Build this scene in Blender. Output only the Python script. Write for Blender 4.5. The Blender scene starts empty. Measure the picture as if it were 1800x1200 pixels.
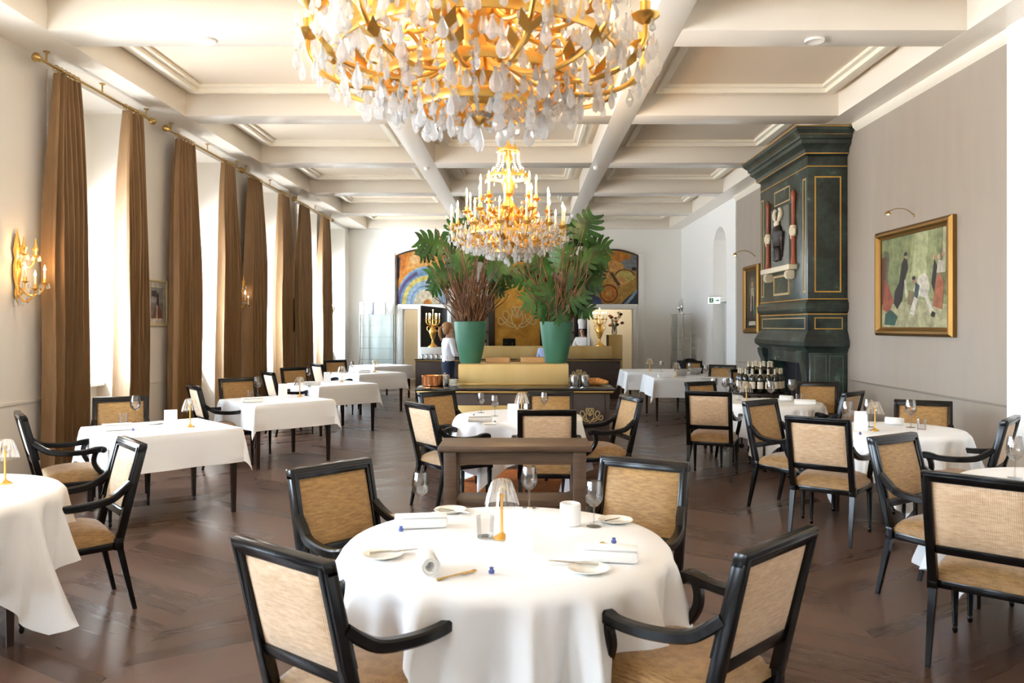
import bpy, bmesh, math, random
from mathutils import Vector, Matrix
RND = random.Random(11)
pi = math.pi
SC = bpy.context.scene
COL = SC.collection
EYE, FPX, VX, VY = 1.65, 1400.0, 920.0, 572.0      # eye height, focal length in pixels, vanishing point

def at(px, py, z):
    """world point on the horizontal plane z seen at photo pixel (px, py)"""
    Y = FPX * (EYE - z) / (py - VY)
    return Vector(((px - VX) * Y / FPX, Y, z))

def lin(h):
    h = h.lstrip('#')
    o = []
    for i in (0, 2, 4):
        c = int(h[i:i + 2], 16) / 255
        o.append(c / 12.92 if c <= .04045 else ((c + .055) / 1.055) ** 2.4)
    return (o[0], o[1], o[2], 1)

# ------------------------------------------------------------------ materials
MATS = {}
def M(name, color='#888888', rough=.5, metal=0, spec=.5, coat=0, emit=None, es=0, trans=0, ior=1.45, sheen=0, sub=0):
    if name in MATS: return MATS[name]
    m = bpy.data.materials.new(name); m.use_nodes = True
    b = m.node_tree.nodes['Principled BSDF']
    b.inputs['Base Color'].default_value = lin(color)
    b.inputs['Roughness'].default_value = rough
    b.inputs['Metallic'].default_value = metal
    b.inputs['Specular IOR Level'].default_value = spec
    b.inputs['Coat Weight'].default_value = coat
    b.inputs['Transmission Weight'].default_value = trans
    b.inputs['IOR'].default_value = ior
    b.inputs['Sheen Weight'].default_value = sheen
    if emit:
        b.inputs['Emission Color'].default_value = lin(emit)
        b.inputs['Emission Strength'].default_value = es
    MATS[name] = m
    return m

def nodes(m):
    t = m.node_tree
    return t.nodes, t.links, t.nodes['Principled BSDF']

def N(ns, typ, **kw):
    n = ns.new(typ)
    for k, v in kw.items():
        if k.startswith('i_'): n.inputs[k[2:].replace('_', ' ')].default_value = v
        else: setattr(n, k, v)
    return n

def noisy(m, c1, c2, scale=(1, 1, 1), nscale=5, detail=4, rough=.6, bump=0, lo=.35, hi=.65, coord='Object'):
    """mix two colours of a surface by stretched noise; optional bump from the same noise"""
    ns, ln, b = nodes(m)
    tc = N(ns, 'ShaderNodeTexCoord'); mp = N(ns, 'ShaderNodeMapping')
    mp.inputs['Scale'].default_value = scale
    nz = N(ns, 'ShaderNodeTexNoise'); nz.inputs['Scale'].default_value = nscale
    nz.inputs['Detail'].default_value = detail; nz.inputs['Roughness'].default_value = rough
    cr = N(ns, 'ShaderNodeValToRGB')
    cr.color_ramp.elements[0].position = lo; cr.color_ramp.elements[0].color = lin(c1)
    cr.color_ramp.elements[1].position = hi; cr.color_ramp.elements[1].color = lin(c2)
    ln.new(tc.outputs[coord], mp.inputs['Vector']); ln.new(mp.outputs['Vector'], nz.inputs['Vector'])
    ln.new(nz.outputs['Fac'], cr.inputs['Fac']); ln.new(cr.outputs['Color'], b.inputs['Base Color'])
    if bump:
        bp = N(ns, 'ShaderNodeBump'); bp.inputs['Strength'].default_value = bump; bp.inputs['Distance'].default_value = .01
        ln.new(nz.outputs['Fac'], bp.inputs['Height']); ln.new(bp.outputs['Normal'], b.inputs['Normal'])
    return m

def thin_glass(name, tint='#ffffff', refl=.5, rough=.02):
    """thin clear glass: mostly see-through, reflecting more at grazing angles"""
    if name in MATS: return MATS[name]
    m = bpy.data.materials.new(name); m.use_nodes = True
    ns, ln = m.node_tree.nodes, m.node_tree.links
    ns.clear()
    out = N(ns, 'ShaderNodeOutputMaterial'); mx = N(ns, 'ShaderNodeMixShader')
    tr = N(ns, 'ShaderNodeBsdfTransparent'); tr.inputs['Color'].default_value = lin(tint)
    gl = N(ns, 'ShaderNodeBsdfGlossy'); gl.inputs['Roughness'].default_value = rough
    lw = N(ns, 'ShaderNodeLayerWeight'); lw.inputs['Blend'].default_value = refl
    mt = N(ns, 'ShaderNodeMath', operation='MULTIPLY'); mt.inputs[1].default_value = .7
    ln.new(lw.outputs['Fresnel'], mt.inputs[0]); ln.new(mt.outputs[0], mx.inputs['Fac'])
    ln.new(tr.outputs[0], mx.inputs[1]); ln.new(gl.outputs[0], mx.inputs[2]); ln.new(mx.outputs[0], out.inputs['Surface'])
    MATS[name] = m
    return m

def crystal_mat():
    """cut crystal: refracting glass with white scatter mixed in for glints and glow"""
    m = bpy.data.materials.new('cut_crystal'); m.use_nodes = True
    ns, ln = m.node_tree.nodes, m.node_tree.links
    ns.clear()
    out = N(ns, 'ShaderNodeOutputMaterial')
    g = N(ns, 'ShaderNodeBsdfGlass'); g.inputs['IOR'].default_value = 1.5; g.inputs['Roughness'].default_value = .03
    t = N(ns, 'ShaderNodeBsdfTransparent')
    d = N(ns, 'ShaderNodeBsdfTranslucent'); d.inputs['Color'].default_value = (1, .99, .97, 1)
    d2 = N(ns, 'ShaderNodeBsdfDiffuse'); d2.inputs['Color'].default_value = (1, .99, .97, 1)
    def mix(a_, b_, f_):
        x = N(ns, 'ShaderNodeMixShader'); x.inputs['Fac'].default_value = f_
        ln.new(a_.outputs[0], x.inputs[1]); ln.new(b_.outputs[0], x.inputs[2]); return x
    ln.new(mix(mix(g, t, .45), mix(d, d2, .4), .40).outputs[0], out.inputs['Surface'])  # white scatter stands in for the bright sparkle of the crystals
    MATS['crystal'] = m
    return m

CREAM = M('cream_wall_paint', '#ece6da', .55)
WARM = M('warm_wall_paint', '#e1dcd3', .6)
WHITEW = M('white_wall_paint', '#f9f8f4', .55)
TAUPE = noisy(M('taupe_wall_covering', '#a39888', .6), '#a1968a', '#a69b8d', (1, 3, .5), 2, 3, lo=.25, hi=.75)
CEIL = M('cream_beam_gloss_paint', '#eee6d9', .24, spec=.5)
PANEL = M('pale_ceiling_panel_paint', '#e6d5be', .5)
MOULD = M('ivory_moulding_paint', '#f2ead9', .35)
DARKW = M('ebonised_wood', '#0d0b0a', .2, spec=.42)
LEGW = M('dark_table_leg_wood', '#2a1a12', .3)
CONSOLE = noisy(M('brown_console_wood', '#54402f', .42), '#4d3a2b', '#654f3c', (1, 8, 8), 3, 4)
LINEN = M('white_linen', '#f6f6f6', .8, spec=.2)
NAPKIN = M('white_napkin_linen', '#fbfaf7', .8, spec=.2)
GOLD = M('polished_gold', '#f3c065', .3, .92)
BRASS = M('brass', '#c0a062', .3, 1)
GILT = M('gilded_frame', '#8d6a38', .42, .9)
GOLDPANEL = noisy(M('satin_gold_panel', '#c9ac72', .5, .3), '#c0a264', '#cfb47c', (1, 1, .2), 2, 3)
MARBLE = noisy(M('green_marble', '#1b2b26', .3, spec=.9), '#141d1c', '#34483f', (1, 1, 1), 4, 9, .72, 0, .42, .62)
r_ = [n for n in MARBLE.node_tree.nodes if n.type == 'VALTORGB'][0].color_ramp
x_ = r_.elements.new(.74); x_.color = lin('#93a69a')
BLACK = M('soot_black', '#070707', .8)
IVORY = M('ivory_paint', '#e8dcc0', .5)
REDM = M('red_marble', '#a4573a', .35)
COUNTER = noisy(M('dark_brown_panel', '#3f322d', .35), '#3c302b', '#453832', (1, 1, 6), 2, 3)
SLAB = M('black_glossy_stone', '#14100e', .06, spec=.7)
POTG = noisy(M('green_glazed_pot', '#2f7a58', .42), '#356650', '#43785f', (1, 1, 1), 2, 2)
LEAF = noisy(M('monstera_leaf', '#1f5a22', .38), '#17380f', '#35621f', (1, 1, 1), 4, 3)
TWIG = noisy(M('brown_twig', '#6b4a35', .8), '#4f3626', '#8a6448', (1, 1, 1), 9, 3)
SOIL = M('dark_soil', '#2b1f17', .9)
CURT = noisy(M('brown_satin_curtain', '#7b5a38', .5, sheen=.4), '#7d5c38', '#94724a', (1, 1, .15), 6, 3)
SILVER = M('polished_steel', '#c9c7c4', .18, 1)
COPPER = M('copper', '#d08a58', .2, 1)
CANDLE = M('ivory_candle', '#f6ecd2', .5)
FLAME = M('lit_bulb', '#fff0cc', .4, emit='#ffd79a', es=30)
GLASS = thin_glass('thin_clear_glass', '#f8f6f4', refl=.46)
PANE = thin_glass('window_pane_glass', '#fbfdff', refl=.12)
SHELFG = thin_glass('shelf_glass', '#f9fcfb', refl=.2, rough=.05)
LAMPG = thin_glass('smoky_shade_glass', '#f6f0e8', refl=.6, rough=.08)
PORC = M('cream_porcelain', '#f2eee2', .15)
PAPER = M('white_card', '#ffffff', .6)
BLUE = M('blue_glass', '#5668a8', .2)
BOTTLE = M('dark_bottle_glass', '#15120c', .08, spec=.7)
FOIL = M('pale_foil', '#d8cbb0', .35, .4)
LABELM = M('paper_label', '#cdc3ae', .7)
NAVY = M('navy_panel', '#10171e', .4)
BREAD = noisy(M('bread_crust', '#b9783a', .7), '#9a5a26', '#d19a55', (1, 1, 1), 12, 3)
WOODL = noisy(M('light_wood', '#b48a58', .5), '#a67c4b', '#c19763', (1, 6, 6), 4, 3)
JACKET = M('black_wool', '#0e0f12', .9)
SKIN = M('skin', '#d9a584', .5)
HAIR = M('light_brown_hair', '#a5774a', .5)
SHIRT = M('white_shirt_cloth', '#eef0f5', .8)
BSHIRT = M('pale_blue_cloth', '#aebfe6', .8)
JEANS = M('navy_trouser_cloth', '#1c2740', .85)
TERRA = noisy(M('terracotta_sheet', '#b8662c', .9), '#a85a24', '#c87534', (1, 1, 1), 20, 3)
crystal_mat()
CRYS = MATS['crystal']

def woven(name, c1, c2, c3):
    """woven chair fabric: horizontal silk slubs crossed by fine ribs"""
    m = M(name, '#b08a55', .55, sheen=.3)
    noisy(m, c1, c2, (4, 4, 22), 5, 4, .65, 0, .36, .64)
    ns, ln, b = nodes(m)
    cr = [n for n in ns if n.type == 'VALTORGB'][0]
    tc = [n for n in ns if n.type == 'TEX_COORD'][0]
    wv = N(ns, 'ShaderNodeTexWave', wave_type='BANDS', bands_direction='X')
    wv.inputs['Scale'].default_value = 38; wv.inputs['Distortion'].default_value = 1.5; wv.inputs['Detail'].default_value = 1
    ln.new(tc.outputs['Object'], wv.inputs['Vector'])
    mx = N(ns, 'ShaderNodeMix', data_type='RGBA', blend_type='MIX')
    mp = N(ns, 'ShaderNodeMath', operation='MULTIPLY'); mp.inputs[1].default_value = .35
    ln.new(wv.outputs['Fac'], mp.inputs[0]); ln.new(mp.outputs[0], mx.inputs['Factor'])
    ln.new(cr.outputs['Color'], mx.inputs['A']); mx.inputs['B'].default_value = lin(c3)
    ln.new(mx.outputs['Result'], b.inputs['Base Color'])
    bp = N(ns, 'ShaderNodeBump'); bp.inputs['Strength'].default_value = .25; bp.inputs['Distance'].default_value = .004
    ln.new(wv.outputs['Fac'], bp.inputs['Height']); ln.new(bp.outputs['Normal'], b.inputs['Normal'])
    return m
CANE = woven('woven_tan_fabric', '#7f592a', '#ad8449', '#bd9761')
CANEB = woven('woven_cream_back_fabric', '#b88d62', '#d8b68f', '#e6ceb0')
SEATF = woven('woven_seat_fabric', '#755227', '#a07945', '#b28d5c')

def floor_mat():
    m = M('oak_chevron_floor', '#4a3326', .28)
    ns, ln, b = nodes(m)
    def mth(op, a, c=None, v=None):
        n = N(ns, 'ShaderNodeMath', operation=op)
        if isinstance(a, (int, float)): n.inputs[0].default_value = a
        else: ln.new(a, n.inputs[0])
        if c is not None:
            if isinstance(c, (int, float)): n.inputs[1].default_value = c
            else: ln.new(c, n.inputs[1])
        return n.outputs[0]
    tc = N(ns, 'ShaderNodeTexCoord'); sp = N(ns, 'ShaderNodeSeparateXYZ')
    ln.new(tc.outputs['Object'], sp.inputs[0])
    x, y = sp.outputs['X'], sp.outputs['Y']
    W = .95
    u = mth('DIVIDE', mth('ADD', x, .05), W)
    iu = mth('FLOOR', u); fu = mth('FRACT', u)
    par = mth('MODULO', mth('ABSOLUTE', iu), 2.0)            # 0 / 1 by strip
    sgn = mth('SUBTRACT', mth('MULTIPLY', par, 2.0), 1.0)
    yy = mth('ADD', y, mth('MULTIPLY', mth('MULTIPLY', fu, sgn), W * .62))
    v = mth('DIVIDE', yy, .16)
    iv = mth('FLOOR', v); fv = mth('FRACT', v)
    cb = N(ns, 'ShaderNodeCombineXYZ'); ln.new(iu, cb.inputs[0]); ln.new(iv, cb.inputs[1])
    wn = N(ns, 'ShaderNodeTexWhiteNoise', noise_dimensions='3D'); ln.new(cb.outputs[0], wn.inputs['Vector'])
    # grain along the planks
    c2 = N(ns, 'ShaderNodeCombineXYZ'); ln.new(mth('MULTIPLY', x, .5), c2.inputs[0]); ln.new(mth('MULTIPLY', yy, 6.0), c2.inputs[1]); ln.new(iv, c2.inputs[2])
    gr = N(ns, 'ShaderNodeTexNoise'); gr.inputs['Scale'].default_value = 4; gr.inputs['Detail'].default_value = 5
    ln.new(c2.outputs[0], gr.inputs['Vector'])
    f = mth('ADD', mth('MULTIPLY', wn.outputs['Value'], .42), mth('MULTIPLY', gr.outputs['Fac'], .42))
    f = mth('ADD', f, mth('MULTIPLY', par, .08))  # sheen change between plank directions put into the colour by strip
    cr = N(ns, 'ShaderNodeValToRGB')
    e = cr.color_ramp.elements
    e[0].position = .12; e[0].color = lin('#3f2d24'); e[1].position = .9; e[1].color = lin('#6a5143')
    ln.new(f, cr.inputs['Fac'])
    seam = mth('MAXIMUM', mth('LESS_THAN', fv, .035), mth('LESS_THAN', fu, .006))
    mx = N(ns, 'ShaderNodeMix', data_type='RGBA', blend_type='MULTIPLY')
    ln.new(mth('MULTIPLY', seam, .38), mx.inputs['Factor']); ln.new(cr.outputs['Color'], mx.inputs['A'])
    mx.inputs['B'].default_value = (.25, .2, .18, 1)
    ln.new(mx.outputs['Result'], b.inputs['Base Color'])
    rr = mth('ADD', mth('MULTIPLY', gr.outputs['Fac'], .08), mth('ADD', mth('MULTIPLY', wn.outputs['Value'], .08), .22))
    ln.new(rr, b.inputs['Roughness'])
    return m
FLOOR = floor_mat()

# ------------------------------------------------------------------ mesh helpers
KIDS = {}
def link(o, parent=None):
    COL.objects.link(o)
    if parent is not None:
        o.parent = parent
        KIDS.setdefault(parent.name, []).append(o)
    return o

def ob(name, bm, mat, parent=None, smooth=True, ang=38):
    me = bpy.data.meshes.new(name)
    bmesh.ops.recalc_face_normals(bm, faces=bm.faces[:])
    bm.to_mesh(me); bm.free()
    for m in (mat if isinstance(mat, (list, tuple)) else [mat]): me.materials.append(m)
    if smooth:
        me.polygons.foreach_set('use_smooth', [True] * len(me.polygons))
        me.set_sharp_from_angle(angle=math.radians(ang))
    return link(bpy.data.objects.new(name, me), parent)

def tag(o, label, cat, group=None):
    o['label'] = label; o['category'] = cat
    if group: o['group'] = group
    return o

def struct(name, bm, mat, parent=None, smooth=True):
    o = ob(name, bm, mat, parent, smooth)
    if parent is None: o['kind'] = 'structure'
    return o

def thing(name, label, cat, loc=(0, 0, 0), rz=0, group=None):
    o = bpy.data.objects.new(name, None)
    o.empty_display_size = .05
    o.location = loc; o.rotation_euler = (0, 0, rz)
    link(o)
    return tag(o, label, cat, group)

def copy_tree(o, parent=None):
    c = o.copy(); link(c, parent)
    for k in list(KIDS.get(o.name, [])): copy_tree(k, c)
    return c

TPL = {}
def place(builder, name, label, cat, loc, rz=0, group=None, scale=None):
    if builder not in TPL:
        r = thing(name, label, cat, (0, 0, 0))
        builder(r); TPL[builder] = r
    else:
        r = copy_tree(TPL[builder])
        for k in ('group',):
            if k in r: del r[k]
        tag(r, label, cat, group)
    if group: r['group'] = group
    r.location = loc; r.rotation_euler = (0, 0, rz)
    r.scale = (scale,) * 3 if scale else (1, 1, 1)
    return r

BM = bmesh.new
def quad(bm, ps, mi=0):
    f = bm.faces.new([bm.verts.new(p) for p in ps]); f.material_index = mi
    return f

def box(bm, x0, x1, y0, y1, z0, z1, bev=0, mi=0, top=None):
    """axis-aligned box; top=(sx,sy) scales the upper face"""
    cx, cy = (x0 + x1) / 2, (y0 + y1) / 2
    sx, sy = top or (1, 1)
    v = [bm.verts.new(p) for p in ((x0, y0, z0), (x1, y0, z0), (x1, y1, z0), (x0, y1, z0))]
    w = [bm.verts.new((cx + (p[0] - cx) * sx, cy + (p[1] - cy) * sy, z1)) for p in ((x0, y0), (x1, y0), (x1, y1), (x0, y1))]
    fs = [bm.faces.new(v[::-1]), bm.faces.new(w)]
    for i in range(4): fs.append(bm.faces.new((v[i], v[(i + 1) % 4], w[(i + 1) % 4], w[i])))
    for f in fs: f.material_index = mi
    if bev:
        es = list({e for f in fs for e in f.edges})
        r = bmesh.ops.bevel(bm, geom=es, offset=bev, segments=2, profile=.5, affect='EDGES')
        for f in r['faces']: f.material_index = mi
        return v
    return v + w

def lathe(bm, prof, seg=24, c=(0, 0, 0), mi=0, cap=True, sx=1, sy=1, axis='Z'):
    rings = []
    for r, z in prof:
        ring = []
        for i in range(seg):
            a = 2 * pi * i / seg
            p = (r * math.cos(a) * sx, r * math.sin(a) * sy, z)
            if axis == 'Y': p = (p[0], p[2], p[1])
            if axis == 'X': p = (p[2], p[0], p[1])
            ring.append(bm.verts.new((c[0] + p[0], c[1] + p[1], c[2] + p[2])))
        rings.append(ring)
    fs = []
    for a, b in zip(rings, rings[1:]):
        for i in range(seg):
            j = (i + 1) % seg
            fs.append(bm.faces.new((a[i], a[j], b[j], b[i])))
    if cap:
        if prof[0][0] > 1e-5: fs.append(bm.faces.new(rings[0][::-1]))
        if prof[-1][0] > 1e-5: fs.append(bm.faces.new(rings[-1]))
    for f in fs: f.material_index = mi
    bmesh.ops.remove_doubles(bm, verts=[v for r in (rings[0], rings[-1]) for v in r], dist=1e-6)

def smoothpath(pts, n=6, closed=False):
    """Catmull-Rom through points (tuples of any length)"""
    P = [Vector(p) for p in pts]; out = []
    m = len(P)
    rng = range(m if closed else m - 1)
    for i in rng:
        p0 = P[(i - 1) % m] if (closed or i) else P[0]
        p1, p2 = P[i], P[(i + 1) % m]
        p3 = P[(i + 2) % m] if (closed or i + 2 < m) else P[-1]
        for k in range(n):
            t = k / n
            out.append(.5 * ((2 * p1) + (p2 - p0) * t + (2 * p0 - 5 * p1 + 4 * p2 - p3) * t * t + (3 * p1 - p0 - 3 * p2 + p3) * t ** 3))
    if not closed: out.append(P[-1])
    return out

def tube(bm, pts, r=.01, seg=8, mi=0, sect=None, closed=False, up=None):
    """sweep a round (or given 2D) section along points; r may be a list"""
    P = [Vector(p) for p in pts]; n = len(P)
    rs = r if isinstance(r, (list, tuple)) else [r] * n
    sect = sect or [(math.cos(2 * pi * i / seg), math.sin(2 * pi * i / seg)) for i in range(seg)]
    m = len(sect)
    tans = []
    for i in range(n):
        a = P[(i - 1) % n] if (closed or i) else P[i]
        b = P[(i + 1) % n] if (closed or i < n - 1) else P[i]
        t = (b - a)
        tans.append(t.normalized() if t.length > 1e-9 else Vector((0, 0, 1)))
    u = Vector(up) if up else (Vector((0, 0, 1)) if abs(tans[0].z) < .9 else Vector((1, 0, 0)))
    rings = []
    for i in range(n):
        t = tans[i]
        if up: u = Vector(up)
        s = t.cross(u)
        if s.length < 1e-6: s = t.cross(Vector((1, 0, 0)))
        s.normalize(); w = s.cross(t).normalized()
        if not up: u = w
        rings.append([bm.verts.new(P[i] + (s * a + w * b) * rs[i]) for a, b in sect])
    fs = []
    for k in range(n if closed else n - 1):
        a, b = rings[k], rings[(k + 1) % n]
        for i in range(m):
            j = (i + 1) % m
            fs.append(bm.faces.new((a[i], a[j], b[j], b[i])))
    if not closed:
        fs.append(bm.faces.new(rings[0][::-1])); fs.append(bm.faces.new(rings[-1]))
    for f in fs: f.material_index = mi

def rectsect(w, h, b=.2):
    """rounded rectangle section, half sizes 1 scaled by w,h"""
    k = 1 - b
    return [(x * w, y * h) for x, y in ((1, -k), (1, k), (k, 1), (-k, 1), (-1, k), (-1, -k), (-k, -1), (k, -1))]

def prism(bm, poly, d0, d1, plane='XZ', mi=0):
    """extrude a 2D polygon; plane XZ extrudes along Y, XY along Z, YZ along X"""
    def P(a, b, d): return {'XZ': (a, d, b), 'XY': (a, b, d), 'YZ': (d, a, b)}[plane]
    v = [bm.verts.new(P(a, b, d0)) for a, b in poly]; w = [bm.verts.new(P(a, b, d1)) for a, b in poly]
    fs = [bm.faces.new(v), bm.faces.new(w[::-1])]
    n = len(poly)
    for i in range(n): fs.append(bm.faces.new((v[i], v[(i + 1) % n], w[(i + 1) % n], w[i])))
    for f in fs: f.material_index = mi

def ball(bm, c, r, s=(1, 1, 1), mi=0, sub=2):
    g = bmesh.ops.create_icosphere(bm, subdivisions=sub, radius=r, matrix=Matrix.Translation(c) @ Matrix.Diagonal((*s, 1)))
    for f in {f for v in g['verts'] for f in v.link_faces}: f.material_index = mi

def rot2(x, y, a): return (x * math.cos(a) - y * math.sin(a), x * math.sin(a) + y * math.cos(a))
# ------------------------------------------------------------------ the room
XL, XR, XRW, YB, YR, HS, HC = -4.81, 4.39, 4.31, 22.0, -4.5, 4.31, 4.62
WIN = [8.13 + 2.91 * k for k in range(-4, 5)]
WW = 1.62

bm = BM(); box(bm, -5.6, 5.0, YR - .4, 24.8, -.12, 0); struct('floor', bm, FLOOR)

bm = BM()
y = YR - .3
for w in WIN:
    box(bm, -5.55, XL, y, w, 0, HC); y = w + WW
    box(bm, -5.55, -5.22, w, w + WW, 0, .92)
    box(bm, -5.55, XL, w, w + WW, 4.24, HC)
box(bm, -5.55, XL, y, YB + .3, 0, HC)
struct('wall_left', bm, WARM)

bm = BM(); box(bm, XR, 4.9, 7.1, 16.4, 0, HC); struct('wall_right', bm, TAUPE)
# white stretches of the right side: near pier and far end with an arched niche
bm = BM(); box(bm, XRW, 4.9, YR - .3, 7.1, 0, HC); struct('wall_right_near', bm, WHITEW)
bm = BM()
A0, A1, AZ = 17.15, 18.35, 3.35
box(bm, XR - .02, 4.9, 16.4, A0, 0, HC); box(bm, XR - .02, 4.9, A1, YB + .3, 0, HC)
n = 12
for i in range(n):
    a0, a1 = pi * i / n, pi * (i + 1) / n
    ya, yb = (A0 + A1) / 2 - .6 * math.cos(a0), (A0 + A1) / 2 - .6 * math.cos(a1)
    za, zb = AZ + .5 * math.sin(a0), AZ + .5 * math.sin(a1)
    prism(bm, [(ya, za), (yb, zb), (yb, HC), (ya, HC)], XR - .02, 4.75, 'YZ')
box(bm, 4.72, 4.9, A0, A1, 0, HC)
struct('wall_right_far', bm, WHITEW)
bm = BM(); box(bm, 4.45, 4.75, A0, A1, 2.18, 2.26); struct('trim_30', bm, WHITEW)
bm = BM(); box(bm, 4.60, 4.66, A0 + .06, A1 - .06, 0, 2.16, .01)
d = struct('door_3', bm, M('grey_white_door_paint', '#d3d2c8', .5))
bm = BM(); ball(bm, (4.57, A0 + .18, 1.05), .03); ob('door_handle', bm, BRASS, d)

# back wall with two doorways
DL, DR = (-3.32, -2.12), (1.82, 3.02)
bm = BM()
DH = 2.1
for x0, x1 in ((-5.5, DL[0]), (DL[1], DR[0]), (DR[1], 4.9)): box(bm, x0, x1, YB, YB + .35, 0, HC)
for x0, x1 in (DL, DR): box(bm, x0, x1, YB, YB + .35, DH, HC)
struct('wall_back', bm, WHITEW)
BEIGE = M('beige_corridor_paint', '#e2dac8', .6)
bm = BM(); box(bm, -5.5, 4.9, 24.4, 24.7, 0, 2.9); box(bm, -5.5, -5.3, 22.35, 24.4, 0, 2.9); box(bm, 4.7, 4.9, 22.35, 24.4, 0, 2.9)
box(bm, -1.0, -.8, 22.35, 24.4, 0, 2.9); box(bm, -5.5, 4.9, 22.35, 24.7, 2.9, 3.0)
struct('wall_corridor', bm, BEIGE)
k = 1
for x0, x1 in (DL, DR):
    bm = BM()
    for a, b in ((x0 - .14, x0), (x1, x1 + .14)): box(bm, a, b, YB - .06, YB + .1, 0, DH + .12, .012)
    box(bm, x0 - .14, x1 + .14, YB - .07, YB + .1, DH, DH + .14, .012)
    # tall pilaster strips and arch that carry the painted lunette above the doorway
    struct('door_%d' % k, bm, WHITEW); k += 1
bm = BM()
for xc in (-5.5 + 1.87, 3.28 - .04): box(bm, xc - .09, xc + .09, YB - .05, YB, 0, 3.62, .01)
struct('trim_31', bm, WHITEW)

bm = BM(); box(bm, -5.55, 4.9, YR - .3, YR, 0, HC); struct('wall_front', bm, WARM)

# ceiling: slab, side soffits, coffer beams
BEAMY = [7.18 + 2.93 * k for k in range(-4, 6)]
bm = BM()
box(bm, -5.55, 4.9, YR - .3, YB + .35, HC, HC + .15, mi=1)
box(bm, XL, -4.29, YR, YB, HS, HC + .01); box(bm, 4.0, XR + .01, YR, YB, HS, HC + .01)
for x0, x1 in ((-1.784, -1.453), (1.12, 1.43)): box(bm, x0, x1, YR, YB, HS, HC + .01, .012)
for yb in BEAMY:
    for x0, x1 in ((-4.30, -1.78), (-1.46, 1.125), (1.425, 4.01)):
        box(bm, x0, x1, yb, min(yb + .43, YB), HS + .001, HC + .01, .012)
struct('ceiling', bm, [CEIL, PANEL])
# stepped moulding frame inside each coffer
COLX = ((-4.29, -1.784), (-1.453, 1.12), (1.43, 4.0))
tn = 1
for i, yb in enumerate(BEAMY):
    y0, y1 = (yb - 2.93 + .43), yb
    if y1 < .8: continue
    for x0, x1 in COLX:
        bm = BM()
        for g, w, zz in ((.10, .11, .055), (.21, .05, .09), (.26, .06, .04)):
            a, b, c, d = x0 + g, x1 - g, y0 + g, y1 - g
            z0, z1 = HC - zz, HC
            box(bm, a, b, c, c + w, z0, z1); box(bm, a, b, d - w, d, z0, z1)
            box(bm, a, a + w, c + w, d - w, z0, z1); box(bm, b - w, b, c + w, d - w, z0, z1)
        struct('trim_%d' % (40 + tn), bm, MOULD, smooth=False); tn += 1

# cove strip at the top of the grey wall, dado lines and baseboards
bm = BM(); prism(bm, [(XR, HS - .10), (XR - .05, HS - .05), (XR - .06, HS), (XR, HS)], 7.1, 10.5, 'XZ')
struct('trim_1', bm, MOULD)
bm = BM(); prism(bm, [(XR, HS - .10), (XR - .05, HS - .05), (XR - .06, HS), (XR, HS)], 13.1, 16.4, 'XZ')
struct('trim_2', bm, MOULD)
bm = BM(); box(bm, XR - .012, XR, 7.1, 10.7, .905, .925, .003); struct('trim_3', bm, M('taupe_rail_paint', '#8a8074', .5))
bm = BM(); box(bm, XR - .012, XR, 13.0, 16.4, .905, .925, .003); struct('trim_4', bm, M('taupe_rail_paint'))
bm = BM(); box(bm, XR - .02, XR, 7.1, 10.7, 0, .14, .004); box(bm, XR - .02, XR, 13.0, 16.4, 0, .14, .004); struct('baseboard_right', bm, TAUPE)
bm = BM(); y = YR
for w in WIN:
    box(bm, XL, XL + .018, y, w - .12, .9, .935, .004); y = w + WW + .12
box(bm, XL, XL + .018, y, YB, .9, .935, .004)
struct('trim_5', bm, WARM)
bm = BM(); y = YR
for w in WIN:
    box(bm, XL, XL + .02, y, w, 0, .14, .004); y = w + WW
box(bm, XL, XL + .02, y, YB, 0, .14, .004)
struct('baseboard_left', bm, WARM)

# windows on the left: architrave, frame with bars, panes, sill
for i, w in enumerate(WIN):
    bm = BM()
    xf0, xf1 = -5.46, -5.40
    e = w + WW
    for a, b in ((w, w + .07), (e - .07, e), ((w + e) / 2 - .05, (w + e) / 2 + .05)): box(bm, xf0, xf1, a, b, .96, 4.24)
    for z in (.96, 3.05, 4.18): box(bm, xf0, xf1, w + .07, e - .07, z, z + .07)
    win = struct('window_%d' % (i + 1), bm, WHITEW)
    for a, b in ((w + .07, (w + e) / 2 - .05), ((w + e) / 2 + .05, e - .07)):
        bm = BM(); box(bm, -5.435, -5.425, a, b, 1.03, 4.18); ob('pane', bm, PANE, win)
    bm = BM(); box(bm, -5.40, -5.12, w + .002, e - .002, .92, .96, .006); ob('sill', bm, WHITEW, win)
    bm = BM(); box(bm, -5.385, -5.375, w + .03, e - .03, 3.25, 4.235); tube(bm, [(-5.38, w + .03, 3.25), (-5.38, e - .03, 3.25)], .016, 8); ob('roller_blind', bm, M('blind_fabric', '#d9d4c6', .8), win)
    bm = BM()
    box(bm, XL, XL + .02, w - .10, w, 0, 4.24, .004); box(bm, XL, XL + .02, e, e + .10, 0, 4.24, .004)
    ob('architrave', bm, WARM, win)
# low white radiators in the window niches seen between curtains
def b_radiator(r):
    bm = BM()
    box(bm, -.05, .05, -.55, .55, .1, .78, .012)
    for j in range(12): box(bm, .05, .058, -.5 + j * .088, -.46 + j * .088, .16, .72)
    ob('radiator_body', bm, WHITEW, r)
    bm = BM(); box(bm, -.06, .07, -.57, .57, .78, .81, .006); ob('radiator_top', bm, WHITEW, r)
    for s in (-.4, .4):
        bm = BM(); box(bm, -.02, .02, s - .02, s + .02, 0, .12); ob('radiator_foot', bm, WHITEW, r)
for i, nm in ((5, 'nearest'), (6, 'second')):
    place(b_radiator, 'radiator', 'white radiator under the %s visible window, half hidden by a curtain' % nm, 'radiator', (-5.12, WIN[i] + .95, 0))

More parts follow.
